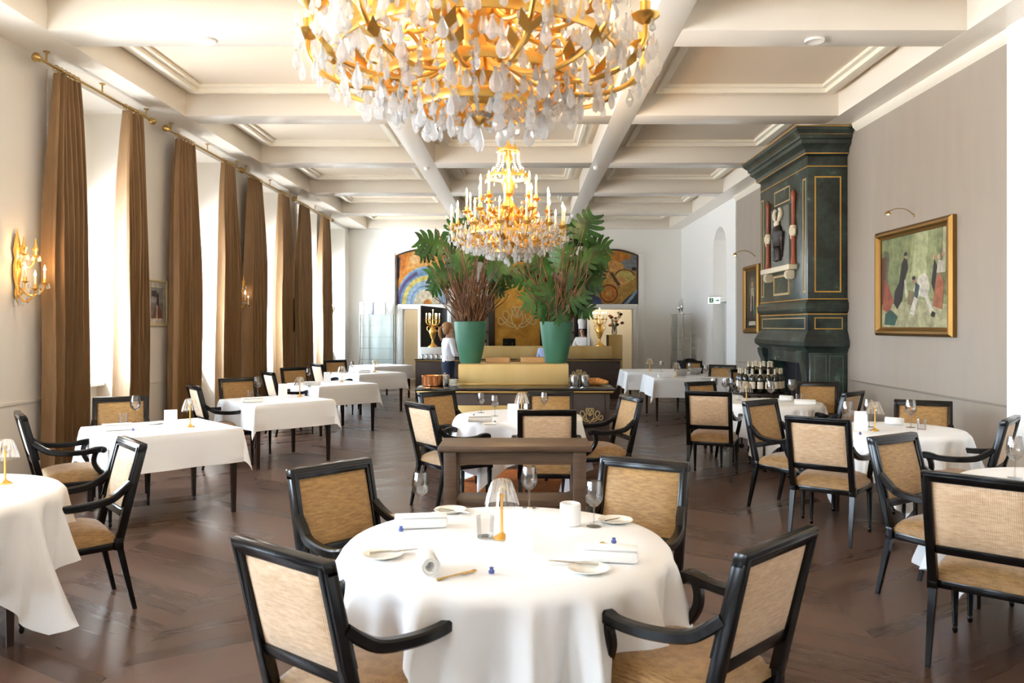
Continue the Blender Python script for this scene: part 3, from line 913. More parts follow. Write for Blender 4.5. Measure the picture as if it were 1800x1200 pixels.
TABLEW = [
    # front centre table
    ('l', 882, 946, 0, 'in the middle of the front centre table'), ('c', 913, 966, .12, 'before the lamp on the front centre table'),
    ('g', 739, 905, 0, 'at the left of the front centre table'), ('g', 930, 892, 0, 'just right of the lamp on the front centre table'), ('g', 1044, 925, 0, 'at the right of the front centre table'),
    ('t', 853, 944, 0, 'left of the lamp on the front centre table'),
    ('n', 740, 926, .15, 'below the left wine glass of the front centre table'), ('r', 752, 1004, .25, 'left front of the front centre table'), ('u', 1003, 922, .4, 'right back of the front centre table'), ('n', 1068, 985, -.15, 'right front of the front centre table'),
    ('p', 792, 899, 0, 'at the back of the front centre table, left of the lamp'), ('p', 673, 978, 0, 'at the far left of the front centre table'), ('p', 1082, 917, 0, 'at the back right of the front centre table'), ('p', 1034, 1003, 0, 'nearest the viewer on the front centre table'),
    ('k', 800, 903, 1.0, 'lying across the back left plate of the front centre table', .012), ('k', 690, 975, -1.2, 'lying across the far left plate of the front centre table', .012), ('k', 1062, 921, -.9, 'leaning on the back right plate of the front centre table', .012), ('k', 1010, 995, 1.3, 'leaning on the plate nearest the viewer', .012),
    ('f', 806, 1012, -.9, 'in front of the rolled napkin on the front centre table'), ('f', 1082, 962, .8, 'at the right side of the front centre table'),
    ('b', 705, 934, 0, 'at the left of the front centre table'), ('b', 864, 1008, 0, 'at the front of the front centre table'), ('b', 1079, 955, 0, 'at the right of the front centre table'),
    # table behind the console
    ('l', 917, 735, 0, 'on the second round table behind the console'), ('c', 902, 740, 0, 'on the second round table behind the console'),
    ('g', 846, 725, 0, 'leftmost on the second round table'), ('g', 870, 731, 0, 'second from left on the second round table'), ('g', 957, 724, 0, 'before the far chair of the second round table'), ('g', 974, 721, 0, 'rightmost on the second round table'),
    ('n', 843, 741, .2, 'at the left of the second round table'), ('n', 940, 719, -.2, 'at the back right of the second round table'), ('p', 862, 746, 0, 'in front on the second round table'), ('b', 833, 732, 0, 'at the left of the second round table'), ('b', 870, 744, 0, 'at the front of the second round table'),
    # left tables
    ('l', 9, 850, 0, 'on the table cut by the left edge'),
    ('g', 238, 741, 0, 'on the nearest square table'), ('t', 217, 744, 0, 'on the nearest square table'), ('n', 206, 756, .5, 'on the nearest square table'), ('c', 300, 753, .4, 'on the nearest square table'), ('l', 334, 750, 0, 'on the nearest square table'), ('b', 234, 757, 0, 'on the nearest square table'), ('p', 272, 745, 0, 'on the nearest square table'),
    ('g', 453, 695, 0, 'on the second square table'), ('t', 440, 699, 0, 'on the second square table'), ('n', 443, 707, .6, 'on the second square table'), ('c', 497, 697, .4, 'on the second square table'), ('l', 527, 697, 0, 'on the second square table'),
    ('g', 542, 670, 0, 'on the third square table'), ('c', 575, 672, .4, 'on the third square table'), ('l', 601, 671, 0, 'on the third square table'), ('n', 549, 677, .5, 'on the third square table'),
    ('l', 659, 654, 0, 'on the fourth square table'), ('n', 640, 655, .4, 'on the fourth square table'), ('g', 619, 653, 0, 'on the fourth square table'), ('t', 608, 655, 0, 'on the fourth square table'),
    # right tables
    ('g', 1784, 840, 0, 'on the table cut by the right edge'),
    ('l', 1538, 757, 0, 'on the round table below the large painting'), ('c', 1513, 756, -.25, 'on the round table below the large painting'), ('g', 1601, 751, 0, 'at the right on the round table below the large painting'), ('t', 1620, 755, 0, 'on the round table below the large painting'), ('r', 1572, 747, .9, 'on the round table below the large painting'), ('g', 1528, 750, 0, 'close beside the lamp below the large painting'), ('g', 1490, 755, 0, 'at the left on the round table below the large painting'), ('b', 1512, 764, 0, 'on the round table below the large painting'),
    ('g', 1355, 706, 0, 'in the middle of the fireplace round table'), ('g', 1392, 702, 0, 'at the right of the fireplace round table'), ('l', 1312, 711, 0, 'on the fireplace round table'), ('r', 1382, 705, .9, 'on the fireplace round table'), ('t', 1404, 706, 0, 'on the fireplace round table'), ('g', 1299, 703, 0, 'at the left of the fireplace round table'), ('n', 1415, 711, -.3, 'on the fireplace round table'),
    # far right
    ('l', 1142, 652, 0, 'farther on the far right long table'), ('l', 1189, 662, 0, 'nearer one on the long white table'), ('g', 1163, 653, 0, 'at the left on the long white table'), ('g', 1213, 657, 0, 'between the steel bowls of the long white table'), ('g', 1241, 662, 0, 'at the right on the long white table'),
    ('i', 1198, 660, 0, 'left one on the long white table'), ('i', 1222, 658, 0, 'right one on the long white table'), ('n', 1168, 663, 0, 'on the long white table'), ('p', 1240, 665, 0, 'on the long white table'),
]
for t in TABLEW:
    b, nm, desc, cat = KIND[t[0]]
    dz = t[5] if len(t) > 5 else 0
    p = at(t[1], t[2], TZ + .002)
    place(b, nm, desc + ' ' + t[4], cat, (p.x, p.y, TZ + .0025 + dz), t[3], scale=1.2 if t[0] == 'g' and (t[1] > 1290 or t[1] < 460) else None)

# ------------------------------------------------------------------ bottle trolley before the fireplace
tx, ty = 3.12, 10.5
tr = thing('drinks_trolley', 'dark round drinks trolley crowded with bottles before the fireplace', 'trolley', (tx, ty, 0))
bm = BM(); lathe(bm, [(.33, .74), (.35, .75), (.35, .775), (.0, .775)], 36); ob('tray', bm, LEGW, tr)
bm = BM(); lathe(bm, [(.19, .775), (.2, .78), (.2, .865), (0, .865)], 28); ob('riser', bm, LEGW, tr)
bm = BM(); lathe(bm, [(.30, .25), (.31, .26), (.31, .28), (0, .28)], 28); ob('lower_shelf', bm, LEGW, tr)
for i in range(4):
    a = pi / 4 + i * pi / 2
    bm = BM(); tube(bm, [(.27 * math.cos(a), .27 * math.sin(a), .05), (.27 * math.cos(a), .27 * math.sin(a), .745)], .014, 8); ob('leg', bm, LEGW, tr)
    bm = BM(); lathe(bm, [(.03, -.012), (.035, 0), (.03, .012)], 14, (.27 * math.cos(a), .27 * math.sin(a), .037), axis='Y'); ob('wheel', bm, BLACK, tr)
def b_bottle(r):
    bm = BM(); lathe(bm, [(.036, 0), (.038, .004), (.038, .19), (.034, .215), (.015, .245), (.0135, .30), (.0, .30)], 16); ob('bottle_body', bm, BOTTLE, r)
    bm = BM(); lathe(bm, [(.0155, .245), (.015, .30), (.016, .302), (.016, .312), (0, .313)], 12); ob('foil_cap', bm, FOIL, r)
    bm = BM(); lathe(bm, [(.0386, .06), (.0386, .15)], 16, cap=False); ob('paper_label', bm, LABELM, r)
spots = [(.27, i * 2 * pi / 17, .777) for i in range(17)] + [(.15, .3 + i * 2 * pi / 9, .867) for i in range(9)] + [(.06, i * 2 * pi / 3, .867) for i in range(3)]
for rr, a, z in spots:
    place(b_bottle, 'wine_bottle', 'dark wine bottle with pale foil cap, one of the cluster on the drinks trolley', 'bottle', (tx + rr * math.cos(a), ty + rr * math.sin(a), z), a, 'bottles on the drinks trolley')
# small white side table with glasses left of the trolley
table('side_table', (2.62, 10.55), (.22, .22), 0, 'little square side table under white linen left of the drinks trolley', False)
square_cloth((2.62, 10.55), .223, .223, .25, 0, 'white linen cloth on the little side table left of the bottles', 5)
for dx, dy, w in ((-.12, -.1, 'front left'), (.02, -.12, 'front middle'), (.13, -.06, 'front right'), (-.06, .1, 'back left'), (.1, .1, 'back right')):
    place(b_wine, 'wine_glass', 'clear stemmed wine glass %s on the little side table by the bottles' % w, 'glass', (2.62 + dx, 10.55 + dy, TZ + .0025))

# ------------------------------------------------------------------ chandeliers
def drop_bm(s=1, seg=7):
    bm = BM()
    lathe(bm, [(0, 0), (.008, -.006), (0.005, -.012), (.010, -.022), (.021, -.046), (.020, -.060), (.011, -.072), (0, -.077)], seg)
    for v in bm.verts: v.co *= s; v.co.y *= .6
    return bm
def add_drop(bm, p, s, a, seg=6):
    n0 = len(bm.verts)
    prof = [(0, 0), (.008, -.010), (.010, -.022), (.020, -.046), (.018, -.064), (0, -.077)]
    rings = []
    for r, z in prof:
        if r == 0: rings.append([bm.verts.new((p[0], p[1], p[2] + z * s))])
        else:
            rg = []
            for i in range(seg):
                t = 2 * pi * i / seg
                x, y = rot2(r * math.cos(t) * s, r * math.sin(t) * s * .6, a)
                rg.append(bm.verts.new((p[0] + x, p[1] + y, p[2] + z * s)))
            rings.append(rg)
    for a_, b_ in zip(rings, rings[1:]):
        for i in range(seg):
            j = (i + 1) % seg
            if len(a_) == 1: bm.faces.new((a_[0], b_[j], b_[i]))
            elif len(b_) == 1: bm.faces.new((a_[i], a_[j], b_[0]))
            else: bm.faces.new((a_[i], a_[j], b_[j], b_[i]))

def b_chandelier(r):
    """origin on the ceiling panel (z = HC); heights below are world heights"""
    Z = lambda z: z - HC
    rd = random.Random(3)
    bm = BM(); lathe(bm, [(.0, Z(4.54)), (.05, Z(4.55)), (.10, Z(4.585)), (.13, Z(4.60)), (.13, 0)], 24); ob('canopy', bm, GOLD, r)
    bm = BM()
    z = 4.545; k = 0
    while z > 3.72:
        pts = [(.014 * math.cos(2 * pi * i / 10), 0, Z(z - .028) + .03 * math.sin(2 * pi * i / 10)) for i in range(10)]
        if k % 2: pts = [(0, x, q) for x, y, q in pts]
        tube(bm, pts, .004, 5, closed=True, up=(0, 1, 0) if k % 2 == 0 else (1, 0, 0)); z -= .045; k += 1
    ob('chain', bm, GOLD, r)
    bm = BM()
    lathe(bm, [(.0, Z(3.73)), (.02, Z(3.71)), (.035, Z(3.66)), (.018, Z(3.60)), (.03, Z(3.56)), (.045, Z(3.50)), (.02, Z(3.44)), (.022, Z(3.34)), (.05, Z(3.28)), (.075, Z(3.20)), (.05, Z(3.12)), (.03, Z(3.08)), (.06, Z(3.02)), (.11, Z(2.95)), (.13, Z(2.86)), (.10, Z(2.76)), (.06, Z(2.70)), (.08, Z(2.64)), (.11, Z(2.58)), (.08, Z(2.52)), (.03, Z(2.48)), (.04, Z(2.44)), (0, Z(2.40))], 24)
    ob('stem', bm, GOLD, r)
    # hoops that carry arms and crystals
    for rad, zz in ((.52, 2.66), (.36, 2.56), (.22, 2.47), (.24, 3.30), (.12, 3.60)):
        bm = BM(); pts = [(rad * math.cos(2 * pi * i / 48), rad * math.sin(2 * pi * i / 48), Z(zz)) for i in range(48)]
        tube(bm, pts, 1, closed=True, sect=rectsect(.006, .018, .3), up=(0, 0, 1))
        n = int(rad * 60)
        for i in range(n):                                    # pierced leaf border
            a = 2 * pi * i / n; c = Vector((rad * math.cos(a), rad * math.sin(a), Z(zz) + .03)); t = Vector((-math.sin(a), math.cos(a), 0))
            quad(bm, [c - t * .022 - Vector((0, 0, .015)), c + t * .022 - Vector((0, 0, .015)), c + t * .012 + Vector((0, 0, .015)), c + Vector((0, 0, .035))][:4])
        ob('hoop', bm, GOLD, r)
    # candle arms in three tiers
    for tier, (n, rad, zb, z0, ln_, off) in enumerate(((14, .63, 2.73, 2.66, .25, .1), (10, .47, 2.90, 2.86, .25, .25), (8, .31, 3.06, 2.98, .26, .05))):
        for i in range(n):
            a = 2 * pi * i / n + off; c, s = math.cos(a), math.sin(a)
            pr = [(.07, z0), (rad * .35, z0 - .10), (rad * .62, z0 - .13), (rad * .86, z0 - .10), (rad * .99, z0 - .02), (rad, zb - .02)]
            bm = BM()
            tube(bm, smoothpath([(x * c, x * s, Z(q)) for x, q in pr], 4), .0095, 7)
            cr = [(rad * .50, z0 - .12), (rad * .56, z0 - .05), (rad * .66, z0 - .03), (rad * .70, z0 - .08), (rad * .63, z0 - .09)]   # scroll
            tube(bm, smoothpath([(x * c, x * s, Z(q)) for x, q in cr], 4), .007, 6)
            for f in (.45, .7, .88):                            # acanthus leaves along the arm
                x = rad * f; q = z0 - .125 + .02 * abs(f - .6) * 4
                for sg in (-1, 1):
                    base = Vector((x * c, x * s, Z(q))); side = Vector((-s, c, 0)) * sg; out = Vector((c, s, 0))
                    vs = [base, base + side * .035 + out * .02 + Vector((0, 0, .02)), base + side * .04 + out * .06 + Vector((0, 0, .055)), base + out * .045 + Vector((0, 0, .02))]
                    quad(bm, vs)
            arm = ob('arm', bm, GOLD, r)
            bm = BM(); lathe(bm, [(.008, Z(zb - .03)), (.03, Z(zb - .015)), (.05, Z(zb)), (.052, Z(zb + .006)), (.02, Z(zb)), (.018, Z(zb + .03)), (.020, Z(zb + .05)), (0, Z(zb + .05))], 14, (rad * c, rad * s, 0)); ob('drip_pan', bm, GOLD, arm)
            bm = BM(); lathe(bm, [(.0115, Z(zb + .05)), (.0115, Z(zb + ln_ - .06)), (.0, Z(zb + ln_ - .055))], 10, (rad * c, rad * s, 0)); ob('candle', bm, CANDLE, arm)
            bm = BM(); lathe(bm, [(.004, Z(zb + ln_ - .06)), (.012, Z(zb + ln_ - .04)), (.011, Z(zb + ln_ - .025)), (0, Z(zb + ln_ + .012))], 8, (rad * c, rad * s, 0)); ob('flame_bulb', bm, FLAME, arm)
    # a hundred large pear drops as parts
    pts = []
    for n, rad, z0, s in ((28, .665, 2.655, 1.0), (22, .60, 2.60, 1.0), (18, .50, 2.57, 1.15), (14, .38, 2.52, 1.15), (10, .24, 2.47, 1.2), (7, .12, 2.44, 1.2), (1, 0, 2.40, 1.4)):
        for i in range(n):
            a = 2 * pi * i / n + rd.uniform(-.06, .06)
            pts.append((rad * math.cos(a), rad * math.sin(a), Z(z0 + rd.uniform(-.025, .02)), s * rd.uniform(.85, 1.15), a))
    first = None
    for x, y, zz, s, a in pts[:100]:
        if first is None:
            first = ob('crystal_drop', drop_bm(), CRYS, r, smooth=False); o = first
        else:
            o = link(first.copy(), r)
        o.location = (x, y, zz); o.rotation_euler = (0, 0, a + pi / 2 + rd.uniform(-.5, .5)); o.scale = (s, s, s)
    # the remaining small drops, beads and swags as one mass
    bm = BM()
    for n, rad, zz, s in ((40, .65, 2.72, .7), (40, .63, 2.66, .75), (36, .57, 2.62, .8), (40, .56, 2.70, .8), (34, .48, 2.66, .8), (30, .43, 2.57, .9), (24, .33, 2.51, .95), (16, .27, 2.48, .95), (34, .60, 2.76, .7), (26, .5, 2.74, .8), (30, .52, 2.64, .8), (26, .44, 2.60, .85), (24, .36, 2.55, .9), (18, .29, 2.52, .9), (14, .22, 2.46, .9), (10, .16, 2.50, .9),
                          (24, .46, 2.86, .65), (22, .40, 2.80, .7), (18, .31, 3.02, .62), (16, .25, 2.92, .65), (16, .24, 3.28, .6), (10, .12, 3.58, .55), (10, .17, 3.42, .5), (20, .54, 2.78, .6), (18, .34, 2.70, .7), (12, .2, 2.66, .7)):
        for i in range(n):
            a = 2 * pi * i / n + rd.uniform(-.1, .1); r2 = rad + rd.uniform(-.025, .025)
            add_drop(bm, (r2 * math.cos(a), r2 * math.sin(a), Z(zz + rd.uniform(-.03, .03))), s * rd.uniform(.8, 1.15), rd.uniform(0, 6))
    def bead(p, q=.008):
        vs = [bm.verts.new((p[0] + dx * q, p[1] + dy * q, p[2] + dz * q)) for dx, dy, dz in ((1, 0, 0), (0, 1, 0), (-1, 0, 0), (0, -1, 0), (0, 0, 1.3), (0, 0, -1.3))]
        for i in range(4):
            bm.faces.new((vs[i], vs[(i + 1) % 4], vs[4])); bm.faces.new((vs[(i + 1) % 4], vs[i], vs[5]))
    for i in range(12):                                        # strands from the crown down to the upper hoop
        a = 2 * pi * i / 12
        for k in range(12):
            t = k / 11; x = .12 + .12 * t - .05 * math.sin(pi * t)
            bead((x * math.cos(a), x * math.sin(a), Z(3.58 - .27 * t)))
    for i in range(20):                                        # swags from the outer hoop to the bottom
        a = 2 * pi * i / 20
        for k in range(16):
            t = k / 15; x = .52 * (1 - t) ** .8 + .04; zz = 2.66 - .22 * t - .06 * math.sin(pi * t)
            bead((x * math.cos(a), x * math.sin(a), Z(zz)), .011)
    o = ob('small_crystals', bm, CRYS, r, smooth=False); o['kind'] = 'stuff'
CH1 = place(b_chandelier, 'chandelier', 'large gilt crystal chandelier cropped by the top edge, nearest the viewer', 'chandelier', (-.166, 3.0, HC))
CH2 = place(b_chandelier, 'chandelier', 'gilt crystal chandelier with lit candles hanging before the potted plants', 'chandelier', (-.166, 8.86, HC))

# ------------------------------------------------------------------ wall sconces
def b_sconce(r):
    """faces +X; origin at wall, middle of the backplate"""
    bm = BM()
    lathe(bm, [(0, -.30), (.02, -.27), (.035, -.2), (.02, -.15), (.045, -.05), (.05, .05), (.03, .12), (.05, .2), (.03, .3), (.012, .36), (0, .42)], 14, (.03, 0, 0), sx=.6)
    ob('backplate', bm, GOLD, r)
    for i, (dy, dz) in enumerate(((-.15, -.10), (.15, -.10), (0, -.16), (-.09, .16), (.09, .16))):
        d = .20 if i < 3 else .15
        bm = BM(); tube(bm, smoothpath([(.03, 0, dz - .02), (.09, dy * .5, dz - .12), (d - .03, dy * .9, dz - .09), (d, dy, dz)], 5), .009, 7)
        lathe(bm, [(.006, dz - .02), (.03, dz - .005), (.042, dz), (.016, dz + .002), (.015, dz + .04), (0, dz + .04)], 12, (d, dy, 0))
        arm = ob('arm', bm, GOLD, r)
        if i < 3:
            bm = BM(); lathe(bm, [(.011, dz + .04), (.011, dz + .11), (0, dz + .112)], 10, (d, dy, 0)); ob('candle', bm, CANDLE, arm)
            bm = BM(); lathe(bm, [(.004, dz + .11), (.012, dz + .13), (0, dz + .175)], 8, (d, dy, 0)); ob('flame_bulb', bm, FLAME, arm)
        else:
            bm = BM(); lathe(bm, [(.02, dz + .03), (.03, dz + .06), (.012, dz + .09), (.004, dz + .16), (0, dz + .165)], 10, (d, dy, 0)); ob('spire', bm, GOLD, arm)
        for k in range(4):
            a = k * pi / 2
            bm = BM(); add_drop(bm, (d + .04 * math.cos(a), dy + .04 * math.sin(a), dz - .005), .75, a); ob('crystal_drop', bm, CRYS, r, smooth=False)
    for k in range(4):
        bm = BM(); add_drop(bm, (.07, (k - 1.5) * .06, -.26 + .03 * (k % 2)), .9, k); ob('crystal_drop', bm, CRYS, r, smooth=False)
place(b_sconce, 'wall_sconce', 'gilt wall sconce with lit candle bulbs, left of the nearest window', 'sconce', (XL, 7.52, 2.16))
place(b_sconce, 'wall_sconce', 'gilt crystal wall sconce between the second and third windows', 'sconce', (XL, 13.35, 2.16))
place(b_sconce, 'wall_sconce', 'gilt crystal wall sconce beyond the last curtain', 'sconce', (XL, 19.25, 2.16))
# ------------------------------------------------------------------ pictures
def art(name, W, H, bg, shapes, parent=None, d=.0012):
    """painted picture facing -Y: flat shapes in layers; origin bottom left"""
    bm = BM(); mats = [bg]
    quad(bm, [(0, 0, 0), (W, 0, 0), (W, 0, H), (0, 0, H)])
    for k, (m, poly) in enumerate(shapes):
        if m not in mats: mats.append(m)
        f = bm.faces.new([bm.verts.new((u * W, -d * .15 * (k + 1), v * H)) for u, v in poly]); f.material_index = mats.index(m)
    fs = bm.faces[:]
    o = ob(name, bm, mats, parent, smooth=False)
    return o
def ell(cx, cy, rx, ry, n=20, a0=0, a1=2 * pi):
    return [(cx + rx * math.cos(a0 + (a1 - a0) * i / (n if a1 - a0 < 6.28 else n)), cy + ry * math.sin(a0 + (a1 - a0) * i / n)) for i in range(n + (1 if a1 - a0 < 6.28 else 0))]
def arcband(cx, cy, r0, r1, ky, a0, a1, n=16):
    o = [(cx + r1 * math.cos(a0 + (a1 - a0) * i / n), cy + ky * r1 * math.sin(a0 + (a1 - a0) * i / n)) for i in range(n + 1)]
    return o + [(cx + r0 * math.cos(a0 + (a1 - a0) * i / n), cy + ky * r0 * math.sin(a0 + (a1 - a0) * i / n)) for i in range(n, -1, -1)]
def paint(h, rough=.5):
    """oil paint: the colour broken up by brush-like noise"""
    n = 'paint_' + h.strip('#')
    if n in MATS: return MATS[n]
    r_, g_, b_ = (int(h[i:i + 2], 16) for i in (1, 3, 5))
    mk = lambda k: '#%02x%02x%02x' % tuple(min(255, int(v * k)) for v in (r_, g_, b_))
    return noisy(M(n, h, rough), mk(.62), mk(.98), (1, 1, 1), 9, 5, .65, 0, .3, .7)
def frame_bm(W, H, w, t):
    """moulded picture frame round a W x H opening, front at -Y"""
    bm = BM()
    prof = [(0, 0), (0, -t * .4), (w * .25, -t * .55), (w * .45, -t), (w * .7, -t), (w, -t * .6), (w, 0)]
    corners = [(0, 0, -1, -1), (W, 0, 1, -1), (W, H, 1, 1), (0, H, -1, 1)]
    rings = []
    for cx, cz, sx, sz in corners: rings.append([bm.verts.new((cx + sx * a, y, cz + sz * a)) for a, y in prof])
    m = len(prof)
    for k in range(4):
        a, b = rings[k], rings[(k + 1) % 4]
        for i in range(m): bm.faces.new((a[i], a[(i + 1) % m], b[(i + 1) % m], b[i]))
    return bm
def picture(name, label, W, H, fw, ft, fmat, bg, shapes, loc, rz):
    t = thing(name, label, 'painting', loc, rz)
    o = art('canvas', W, H, bg, shapes, t); o.location = (0, -.012, 0)
    ob('frame', frame_bm(W, H, fw, ft), fmat, t, smooth=False)
    bm = BM(); box(bm, -.01, W + .01, -.010, -.002, -.01, H + .01); ob('backing', bm, LEGW, t)
    return t
c = paint
greeny = c('#8d9866')
big = [
    (c('#b9b58a'), [(0, 0), (1, 0), (1, .22), (.6, .30), (.2, .26), (0, .2)]),
    (c('#a5ac78'), [(.35, .3), (.8, .3), (.84, 1), (.5, 1)]), (c('#c2c795'), [(.45, .5), (.68, .45), (.72, 1), (.55, 1)]),
    (c('#7d7c55'), [(.86, .35), (1, .3), (1, 1), (.9, 1)]), (c('#c7bf95'), [(.90, .55), (.94, .55), (.95, 1), (.91, 1)]),
    (c('#5f6a48'), [(.02, .45), (.10, .45), (.13, .85), (.04, .88)]), (c('#6a3a2a'), [(0, .25), (.06, .3), (.08, .8), (0, .8)]),
    (c('#a8553a'), [(.02, .2), (.13, .16), (.20, .30), (.10, .50), (.05, .55)]), (c('#2f5a4c'), [(.05, .03), (.22, .02), (.27, .12), (.15, .2), (.06, .15)]),
    (c('#241e18'), [(.20, .27), (.26, .20), (.34, .30), (.37, .50), (.43, .64), (.41, .75), (.38, .78), (.33, .70), (.29, .50), (.22, .40)]),
    (c('#cda983'), ell(.395, .775, .022, .034)), (c('#1b1510'), ell(.39, .797, .026, .022)), (c('#d8cfb8'), [(.37, .52), (.40, .50), (.42, .33), (.39, .32)]),
    (c('#8a7a55'), [(.42, .25), (.50, .23), (.53, .38), (.44, .40)]),
    (c('#e5dfcc'), [(.50, .40), (.58, .53), (.66, .57), (.72, .52), (.74, .40), (.70, .30), (.60, .33), (.55, .34)]), (c('#e9e4d4'), [(.45, .15), (.52, .13), (.58, .32), (.66, .34), (.75, .14), (.79, .16), (.70, .36), (.55, .40)]),
    (c('#3d5a58'), [(.52, .33), (.57, .30), (.60, .44), (.54, .48)]), (c('#c99f7d'), ell(.515, .50, .026, .034)), (c('#3a281b'), ell(.515, .525, .028, .022)), (c('#17120e'), [(.75, .12), (.80, .10), (.81, .15), (.77, .17)]),
    (c('#b06a45'), [(.78, .22), (.90, .18), (.93, .45), (.87, .55), (.82, .5)]), (c('#2b2620'), [(.76, .45), (.80, .35), (.84, .62), (.80, .70)]), (c('#d9d0bb'), [(.83, .55), (.92, .55), (.93, .66), (.85, .68)]),
    (c('#cfa783'), ell(.86, .71, .02, .03)), (c('#cfa783'), ell(.92, .73, .02, .03)), (c('#cfa783'), ell(.79, .71, .018, .028)),
]
picture('painting', 'large gilt-framed oil painting of a robed figure and a crouching man on the grey wall', 1.56, 1.05, .10, .07, GILT, greeny, big, (XR - .004, 9.72, 1.63), -pi / 2)
tall = [(c('#2a2018'), [(0, 0), (1, 0), (1, .15), (0, .2)]), (c('#6b6a50'), ell(.5, .7, .28, .2)), (c('#cfc6ad'), [(.35, .3), (.65, .3), (.62, .7), (.40, .7)]), (c('#2d2a26'), [(.42, .15), (.58, .15), (.58, .55), (.45, .58)]), (c('#c79d7b'), ell(.5, .76, .08, .05)), (c('#4c6a4a'), [(.6, .2), (.8, .25), (.75, .45), (.62, .4)]), (c('#d8cfb5'), [(.2, .05), (.8, .05), (.75, .12), (.25, .12)])]
picture('painting', 'narrow gilt-framed painting of a standing figure left of the fireplace', .80, 1.10, .10, .07, GILT, c('#4a3a2a'), tall, (XR - .004, 15.62, 1.60), -pi / 2)
pink = [(c('#8f8a86'), [(.15, .12), (.85, .12), (.85, .88), (.15, .88)]), (c('#a9a7a5'), [(.15, .5), (.85, .5), (.85, .88), (.15, .88)]), (c('#8d5a48'), [(.2, .12), (.8, .12), (.78, .32), (.62, .45), (.42, .40)]), (c('#4c4a4a'), [(.2, .66), (.5, .64), (.48, .80), (.22, .80)]), (c('#3b2f2b'), [(.45, .4), (.62, .42), (.62, .72), (.52, .76)]), (c('#efe9dd'), [(.47, .12), (.53, .12), (.54, .45), (.48, .45)])]
picture('framed_print', 'small pale-framed print between the first two window curtains', .50, .53, .04, .03, M('champagne_frame', '#d9cba4', .4, .3), c('#efe7d6'), pink, (XL + .002, 10.17, 1.68), pi / 2)
picture('framed_print', 'small dark framed print half hidden between the third and fourth window curtains', .44, .62, .045, .03, M('dark_frame', '#2a1a14', .4), c('#5a4a40'), pink[1:4], (XL + .002, 16.2, 1.56), pi / 2)

# picture lamps: thin arms with a small lit head
def b_piclamp(r):
    bm = BM(); tube(bm, smoothpath([(0, 0, -.06), (-.12, 0, .03), (-.28, 0, .05), (-.42, 0, .0)], 6), .006, 6); lathe(bm, [(.025, -.004), (.025, .012)], 12, (-.006, 0, -.06), axis='X'); ob('lamp_arm', bm, BRASS, r)
    bm = BM(); lathe(bm, [(.05, -.03), (.03, .015), (.012, .03), (0, .03)], 14, (-.42, 0, -.02), cap=False); ob('lamp_head', bm, BRASS, r)
    bm = BM(); lathe(bm, [(0, -.03), (.02, -.028), (.02, .0), (0, .005)], 10, (-.42, 0, -.02)); ob('bulb', bm, FLAME, r)
place(b_piclamp, 'picture_lamp', 'thin brass picture lamp above the large painting', 'lamp', (XR, 8.95, 2.93), 0, scale=.7)
place(b_piclamp, 'picture_lamp', 'thin brass picture lamp above the narrow painting left of the fireplace', 'lamp', (XR, 15.1, 3.02), 0, scale=.9)

# ------------------------------------------------------------------ marble fireplace
fp = thing('fireplace', 'tall dark green marble fireplace with gilt lines and carved relief reaching the ceiling', 'fireplace', (XR, 11.85, 0))
FX, F0, F1 = 3.85 - XR, 10.78 - 11.85, 12.93 - 11.85      # local: front plane x, near end, far end
def fbox(name, mat, ox, z0, z1, bev=.006, top=None):
    bm = BM(); box(bm, FX - ox, -.002, F0 - ox, F1 + ox, z0, z1, bev); return ob(name, bm, mat, fp)
fbox('breast', MARBLE, 0, 1.54, HS - .02, .004)
def fstep(name, prof):
    """moulding that runs round the three free sides; prof = [(overhang, z)]"""
    bm = BM(); rings = []
    for o, z in prof:
        rings.append([bm.verts.new(p) for p in ((-.002, F0 - o, z), (FX - o, F0 - o, z), (FX - o, F1 + o, z), (-.002, F1 + o, z))])
    for a, b in zip(rings, rings[1:]):
        for i in range(3): bm.faces.new((a[i], a[i + 1], b[i + 1], b[i]))
    bm.faces.new(rings[0]); bm.faces.new(rings[-1])
    return ob(name, bm, MARBLE, fp, smooth=False)
fstep('cornice', [(0, 3.94), (.03, 3.96), (.05, 3.97), (.06, 4.03), (.09, 4.06), (.13, 4.09), (.135, 4.14), (.16, 4.15), (.165, 4.19), (.19, 4.21), (.225, 4.25), (.23, HS - .003)])
fstep('belt_moulding', [(0, 1.82), (.03, 1.84), (.045, 1.88), (.045, 1.95), (.02, 1.98), (0, 2.0)])
fstep('mantel', [(.0, 1.28), (.03, 1.33), (.075, 1.37), (.08, 1.43), (.055, 1.48), (.03, 1.53), (0, 1.58)])
def gl(name, z, o, h=.012):
    bm = BM(); box(bm, FX - o - .006, -.01, F0 - o - .006, F1 + o + .006, z, z + h); return ob(name, bm, GOLD, fp)
for z, o in ((3.965, .05), (4.145, .14), (4.20, .175), (HS - .02, .232), (3.80, .001), (2.005, .002), (1.80, .002)): gl('gilt_line', z, o)
def gframe(plane, a0, a1, z0, z1, w=.018, mat=GOLD, off=.006):
    """thin raised frame: plane 'S' = end facing the viewer (a = x), 'F' = front facing the room (a = y)"""
    bm = BM()
    for p0, p1, q0, q1 in ((a0, a0 + w, z0, z1), (a1 - w, a1, z0, z1), (a0 + w, a1 - w, z0, z0 + w), (a0 + w, a1 - w, z1 - w, z1)):
        if plane == 'S': box(bm, p0, p1, F0 - off, F0 + .01, q0, q1)
        else: box(bm, FX - off, FX + .01, p0, p1, q0, q1)
    return ob('gilt_frame', bm, mat, fp)
gframe('S', FX + .09, -.09, 2.10, 3.67)
gframe('S', FX + .09, -.07, 1.60, 1.76, .012)
for a, b in ((F0 + .06, F0 + .19), (F1 - .19, F1 - .06)): gframe('F', a, b, 2.10, 3.66, .022, M('pale_gilt', '#d6c08c', .35, .7))
ym = lambda Y: Y - 11.85
